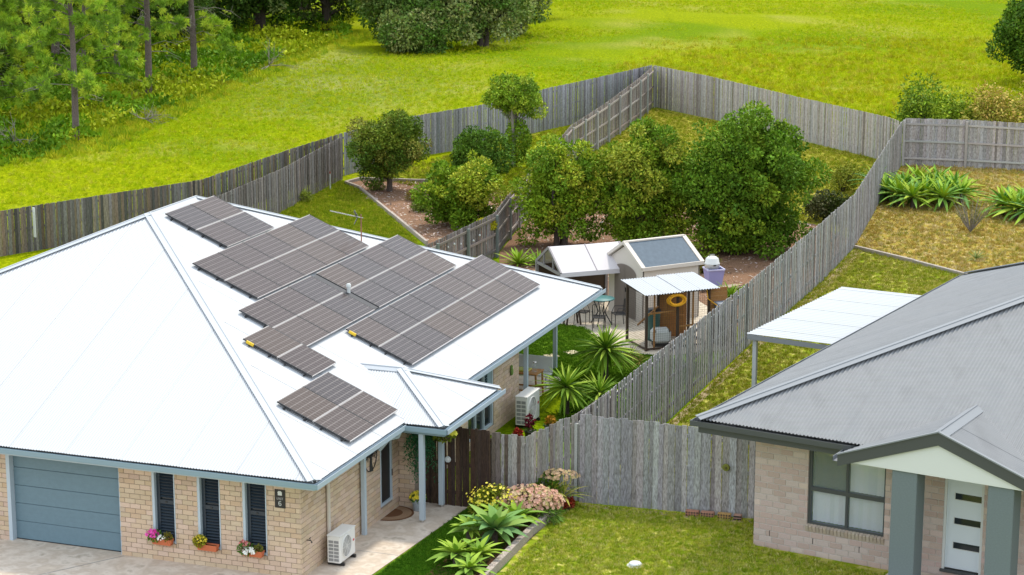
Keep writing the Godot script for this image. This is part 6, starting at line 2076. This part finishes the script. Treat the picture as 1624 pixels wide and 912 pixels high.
	# inner timber framing and perches
	for q in [[V(0.05, 1.25, -0.08), V(W * 0.5, 1.3, -0.08)], [V(W * 0.5, 0.72, -0.08), V(W - 0.05, 0.78, -0.08)], [V(0.32, 0, -0.07), V(0.32, 1.9, -0.07)], [V(W * 0.76, 0, -0.07), V(W * 0.76, 1.9, -0.07)], [V(0.1, 0.7, -0.9), V(1.0, 1.2, -1.2)], [V(1.2, 1.0, -0.9), V(2.0, 0.8, -1.2)]]:
		st = mb()
		bar(st, q[0], q[1], 0.05, 0.05)
		put(st, "batten", M.wood_warm, o)
	# boarded back and right-hand side
	for k in range(9, 17):
		st = mb()
		st.set_color(vary(Color(1, 1, 1), 0.2))
		box(st, V(0.06 + k * 0.128, 0, -Dp - 0.02), V(0.06 + k * 0.128 + 0.12, 2.0, -Dp))
		put(st, "back_board", M.wood_warm, o)
	for k in 13:
		st = mb()
		st.set_color(vary(Color(1, 1, 1), 0.2))
		box(st, V(W + 0.06, 0.1 + k * 0.142, -0.15), V(W + 0.75, 0.1 + k * 0.142 + 0.132, -0.12))
		put(st, "side_board", M.wood_warm, o)
	st = mb()
	for k in 27:
		bar(st, V(0.04 + k * 0.08, 0.1, 0.02), V(0.04 + k * 0.08, 1.9, 0.02), 0.004, 0.004)
		bar(st, V(-0.02, 0.1, -0.04 - k * 0.054), V(-0.02, 1.9, -0.04 - k * 0.054), 0.004, 0.004)
	for k in 24:
		bar(st, V(0.02, 0.1 + k * 0.078, 0.021), V(W, 0.1 + k * 0.078, 0.021), 0.004, 0.004)
		bar(st, V(-0.021, 0.1 + k * 0.078, 0), V(-0.021, 0.1 + k * 0.078, -Dp), 0.004, 0.004)
	put(st, "wire_mesh", M.mesh_wire, o).set_meta("kind", "stuff")
	# yellow cable coil on the aviary
	o = thing("cable_coil", "bright orange-yellow coiled cable hanging on the aviary", "cable", V(5.44, 1.7, -70.27), 0.384)
	for k in 7:
		st = mb()
		var pts := []
		var rad := []
		var rr := rng.randf_range(0.17, 0.29)
		for j in 25:
			var t := TAU * j / 24
			pts.append(V(cos(t) * rr * 1.25, sin(t) * rr * 0.75, rng.randf_range(-0.01, 0.01) + 0.02 * k) + V(rng.randf_range(-0.01, 0.01), 0, 0))
			rad.append(0.017)
		tube(st, pts, rad, 6)
		put(st, "loop", M.rope, o)
	o = thing("hose", "orange hose drooping from the aviary roof to the blue tub", "hose", V(6.5, 0, -70.75))
	st = mb()
	tube(st, [V(0, 1.95, 0), V(0.03, 1.65, 0.1), V(0.3, 1.45, 0.12), V(0.62, 1.2, 0.1)], [0.016, 0.016, 0.016, 0.016], 6)
	put(st, "pipe", M.rope, o)
	st = mb()
	tube(st, [V(0.62, 1.2, 0.1), V(0.68, 1.15, 0.1)], [0.022, 0.018], 6)
	put(st, "nozzle", M.black, o)
	o = thing("storage_tub", "slate blue storage tub beside the aviary boards", "tub", V(7.15, 0, -70.9), 0.384)
	st = mb()
	box(st, V(-0.3, 0, -0.25), V(0.3, 1.05, 0.25))
	put(st, "stand", M.wood_dark, o)
	st = mb()
	cbox(st, V(-0.3, 1.052, -0.25), V(0.3, 1.42, 0.25), 0.03)
	put(st, "tub", M.blue_jean, o)
	st = mb()
	cbox(st, V(-0.33, 1.421, -0.28), V(0.33, 1.47, 0.28), 0.015)
	put(st, "lid", mat(lin(0.2, 0.24, 0.3), 0.5), o)
	o = thing("pet_bed", "pale grey covered box on the aviary floor", "box", V(4.98, 0.02, -70.75), 0.19)
	st = mb()
	cbox(st, V(-0.32, 0.1, -0.25), V(0.32, 0.6, 0.25), 0.1)
	put(st, "cover", M.soffit, o)
	st = mb()
	box(st, V(-0.26, 0, -0.2), V(0.26, 0.1, 0.2))
	put(st, "base", M.black, o)
	o = thing("green_bin", "dark green bin inside the aviary corner", "bin", V(4.78, 0.02, -71.5), 0.19)
	st = mb()
	lathe(st, V(0, 0, 0), [Vector2(0, 0), Vector2(0.2, 0), Vector2(0.24, 0.95), Vector2(0.26, 1.0), Vector2(0, 1.02)], 16)
	put(st, "barrel", M.teal, o)
	st = mb()
	lathe(st, V(0, 1.021, 0), [Vector2(0.27, 0), Vector2(0.25, 0.05), Vector2(0, 0.07)], 16)
	put(st, "lid", M.black, o)
	# --- tub stack behind the shed
	o = thing("plastic_tub", "lilac plastic tub standing on planks behind the shed", "tub", V(7.55, 0.14, -79.5), 0.25)
	st = mb()
	var lo := 0.24
	var hi := 0.32
	var pb := [V(-lo, 0, -lo), V(lo, 0, -lo), V(lo, 0, lo), V(-lo, 0, lo)]
	var pt := [V(-hi, 0.62, -hi), V(hi, 0.62, -hi), V(hi, 0.62, hi), V(-hi, 0.62, hi)]
	for i in 4:
		quad(st, pb[i], pb[(i + 1) % 4], pt[(i + 1) % 4], pt[i])
	quad(st, pb[0], pb[1], pb[2], pb[3])
	put(st, "body", M.lilac, o)
	st = mb()
	for i in 4:
		bar(st, pt[i], pt[(i + 1) % 4], 0.05, 0.05)
	put(st, "rim", mat(lin(0.55, 0.55, 0.75), 0.5), o)
	o = thing("pet_carrier", "white plastic pet carrier on top of the lilac tub", "carrier", V(7.48, 0.79, -79.5), 0.25)
	st = mb()
	lathe(st, V(0, 0, 0), [Vector2(0, 0), Vector2(0.27, 0.0), Vector2(0.29, 0.15), Vector2(0.3, 0.17), Vector2(0.27, 0.19), Vector2(0.24, 0.36), Vector2(0.15, 0.43), Vector2(0, 0.44)], 20)
	put(st, "shell", M.white_paint, o)
	st = mb()
	tube(st, [V(-0.12, 0.42, 0), V(-0.08, 0.5, 0), V(0.08, 0.5, 0), V(0.12, 0.42, 0)], [0.016, 0.016, 0.016, 0.016], 6)
	put(st, "handle", M.grey_plastic, o)
	st = mb()
	box(st, V(-0.05, 0.12, 0.28), V(0.06, 0.16, 0.31))
	put(st, "vent", M.black, o)
	o = thing("timber_planks", "loose timber planks lying under the lilac tub", "planks", V(7.7, 0, -79.2), 0.4)
	for k in 5:
		st = mb()
		st.set_color(vary(Color(0.45, 0.36, 0.29), 0.3))
		cbox(st, V(-0.8, 0, -0.07), V(0.8, 0.045, 0.07), 0.006, Transform3D(Basis(Vector3.UP, rng.randf_range(-0.35, 0.35)), V(rng.randf_range(-0.1, 0.3), 0.025 + 0.046 * (k / 2), -0.3 + 0.16 * k)))
		put(st, "plank", M.rail_wood, o)
	# --- stepping stones
	for q in [[0.75, -68.75], [1.3, -69.3], [1.98, -69.75]]:
		o = thing("stepping_stone", "square sandy stepping stone set in the back lawn", "paver", V(q[0], 0.0, q[1]), 0.5, "stepping stones in the back lawn")
		st = mb()
		cbox(st, V(-0.21, 0, -0.21), V(0.21, 0.045, 0.21), 0.01)
		put(st, "slab", M.stone, o)
	# garden border stones near the fence
	o = thing("stone_border", "low rubble stone border beside the railed fence behind the roof", "border", V(0.3, 0, -81.9))
	for k in 26:
		st = mb()
		st.set_color(vary(pick([Color(0.4, 0.33, 0.27), Color(0.28, 0.22, 0.17), Color(0.48, 0.42, 0.36)]), 0.2))
		var r := rng.randf_range(0.09, 0.2)
		lathe(st, V(rng.randf_range(-0.6, 1.9), 0.0, rng.randf_range(-0.35, 0.35)), [Vector2(0, 0), Vector2(r, 0.02), Vector2(r * 0.9, r * 0.6), Vector2(r * 0.45, r * 0.95), Vector2(0, r)], 7)
		put(st, "stone", M.chip, o)
	# hanging pot and lights on the dark railed fence
	o = thing("hanging_basket", "orange pot of yellow-green leaves hung on the dark railed fence", "hanging basket", V(-1.02, 0.95, -85.0))
	st = mb()
	lathe(st, V(0, 0, 0), [Vector2(0, 0), Vector2(0.2, 0.02), Vector2(0.28, 0.24), Vector2(0, 0.22)], 14)
	put(st, "pot", M.terracotta, o)
	greens(o, V(0, 0.4, 0), V(0.36, 0.22, 0.32), 620, 0.14, 0.035, Color(0.36, 0.33, 0.02))
	o = thing("festoon_lights", "string of small round lights along the dark railed fence", "string lights", V(-1.5, 1.3, -83.0))
	st = mb()
	var pp := []
	var pr := []
	for k in 13:
		var f := k / 12.0
		pp.append(V(lerpf(0.2, -1.2, f), -0.12 * sin(f * PI * 2.0) - 0.05, lerpf(-0.7, 3.0, f) * 0.9))
		pr.append(0.008)
	tube(st, pp, pr, 5)
	put(st, "cord", M.black, o)
	for k in 7:
		st = mb()
		lathe(st, pp[k * 2] + V(0.03, -0.1, 0.02), [Vector2(0, 0), Vector2(0.035, 0.02), Vector2(0.045, 0.05), Vector2(0.03, 0.085), Vector2(0, 0.1)], 10)
		put(st, "bulb", M.white_paint, o)
	shrub("garden_shrub", "small yellowish plant at the foot of the dark railed fence", V(-1.35, 0, -82.4), V(0.45, 0.5, 0.3), 420, 0.15, 0.03, [Color(0.33, 0.3, 0.06), Color(0.22, 0.22, 0.04)], "", 7)
	# --- lawn of the grey house
	o = thing("drain_cover", "low white domed drain cover in the lawn before the grey house", "drain cover", V(2.95, 0.0, -49.35))
	st = mb()
	lathe(st, V(0, 0, 0), [Vector2(0.15, 0.0), Vector2(0.155, 0.07), Vector2(0.13, 0.1), Vector2(0.09, 0.115), Vector2(0, 0.12)], 22)
	put(st, "dome", M.white_paint, o)
	st = mb()
	lathe(st, V(0, 0, 0), [Vector2(0.2, 0.0), Vector2(0.2, 0.03), Vector2(0.157, 0.035)], 22)
	put(st, "collar", M.ac, o)
	var bricks := [[4.62, -53.05], [5.0, -52.95], [5.42, -52.83], [5.75, -52.72]]
	for k in 4:
		o = thing("loose_brick", ["red brown holed brick lying by the fence, farthest from the grey house wall", "red brown holed brick lying by the fence, second from the grey house wall side end", "yellowish holed brick lying by the fence", "broken brick piece by the fence beside the grey house wall"][k], "brick", V(bricks[k][0], 0.0, bricks[k][1]), -0.28, "loose bricks lying along the fence")
		st = mb()
		st.set_color([Color(0.42, 0.2, 0.13), Color(0.42, 0.22, 0.15), Color(0.45, 0.28, 0.1), Color(0.45, 0.27, 0.2)][k])
		var l := 0.34 if k < 3 else 0.2
		cbox(st, V(-l / 2, 0, -0.08), V(l / 2, 0.16, 0.08), 0.008)
		put(st, "body", M.brick_a, o)
		st = mb()
		for c in 5:
			for r in 2:
				var xx := -l / 2 + l * (c + 0.5) / 5
				box(st, V(xx - 0.018, 0.03 + r * 0.07, 0.078), V(xx + 0.018, 0.075 + r * 0.07, 0.0825))
		put(st, "hole", M.black, o)
	o = thing("fence_ornament", "small round white ornament on the dark stained gate", "ornament", h1(0.62, 1.27, -6.7), -0.3503)
	st = mb()
	tube(st, [V(0, 0, 0.0), V(0, 0, 0.03)], [0.085, 0.075], 16)
	put(st, "disc", M.white_paint, o)
	st = mb()
	tube(st, [V(0.02, 0, 0.03), V(0.02, 0, 0.045)], [0.035, 0.03], 12)
	put(st, "knob", M.ac, o)
	o = thing("fence_ornament", "small round moss green disc on the grey fence near the house wall", "ornament", V(5.45, 1.33, -52.98), -0.29)
	st = mb()
	tube(st, [V(0, 0, 0.0), V(0, 0, 0.05)], [0.1, 0.085], 14)
	put(st, "disc", mat(lin(0.16, 0.17, 0.02), 0.8), o)
	st = mb()
	tube(st, [V(0, 0, 0.05), V(0, 0, 0.07)], [0.04, 0.03], 10)
	put(st, "centre", mat(lin(0.1, 0.09, 0.02), 0.8), o)

func _ready() -> void:
	rng.seed = 2024
	# camera
	var cam := Camera3D.new()
	cam.name = "camera"
	add_child(cam)
	cam.position = V(0, 18, 0)
	cam.rotation = V(-0.2223, 0, 0)
	cam.keep_aspect = Camera3D.KEEP_HEIGHT
	cam.fov = 15.06
	cam.near = 0.5
	cam.far = 900
	cam.current = true
	# hazy bright sky
	var env := Environment.new()
	env.background_mode = Environment.BG_SKY
	var sky := Sky.new()
	var sm := ProceduralSkyMaterial.new()
	sm.sky_top_color = Color(0.83, 0.87, 0.92)
	sm.sky_horizon_color = Color(0.93, 0.95, 0.97)
	sm.sky_curve = 0.2
	sm.ground_bottom_color = Color(0.35, 0.37, 0.25)
	sm.ground_horizon_color = Color(0.6, 0.64, 0.55)
	sm.sky_energy_multiplier = 1.3
	sky.sky_material = sm
	env.sky = sky
	env.tonemap_mode = Environment.TONE_MAPPER_LINEAR
	env.tonemap_exposure = 1.17
	env.sdfgi_enabled = true
	env.ssao_enabled = true
	env.ssil_enabled = true
	var we := WorldEnvironment.new()
	we.name = "world_environment"
	we.environment = env
	add_child(we)
	# soft sun from behind the hill, high and a little to the right
	var sun := DirectionalLight3D.new()
	sun.name = "sun"
	sun.light_energy = 0.95
	sun.light_color = Color(1.0, 0.965, 0.9)
	sun.light_angular_distance = 6.0
	sun.shadow_enabled = true
	add_child(sun)
	sun.look_at_from_position(V(14, 66, -34), V(0, 0, 0))
	materials()
	M.cells = [M.cell, mat(lin(0.066, 0.047, 0.039), 0.2), mat(lin(0.052, 0.042, 0.041), 0.14), mat(lin(0.07, 0.048, 0.036), 0.18)]
	for m in M.cells:
		m.metallic_specular = 0.3
	ground()
	fences()
	white_house()
	grey_house()
	solar()
	roof_fittings()
	front_props()
	back_props()
	yard()
	vegetation()
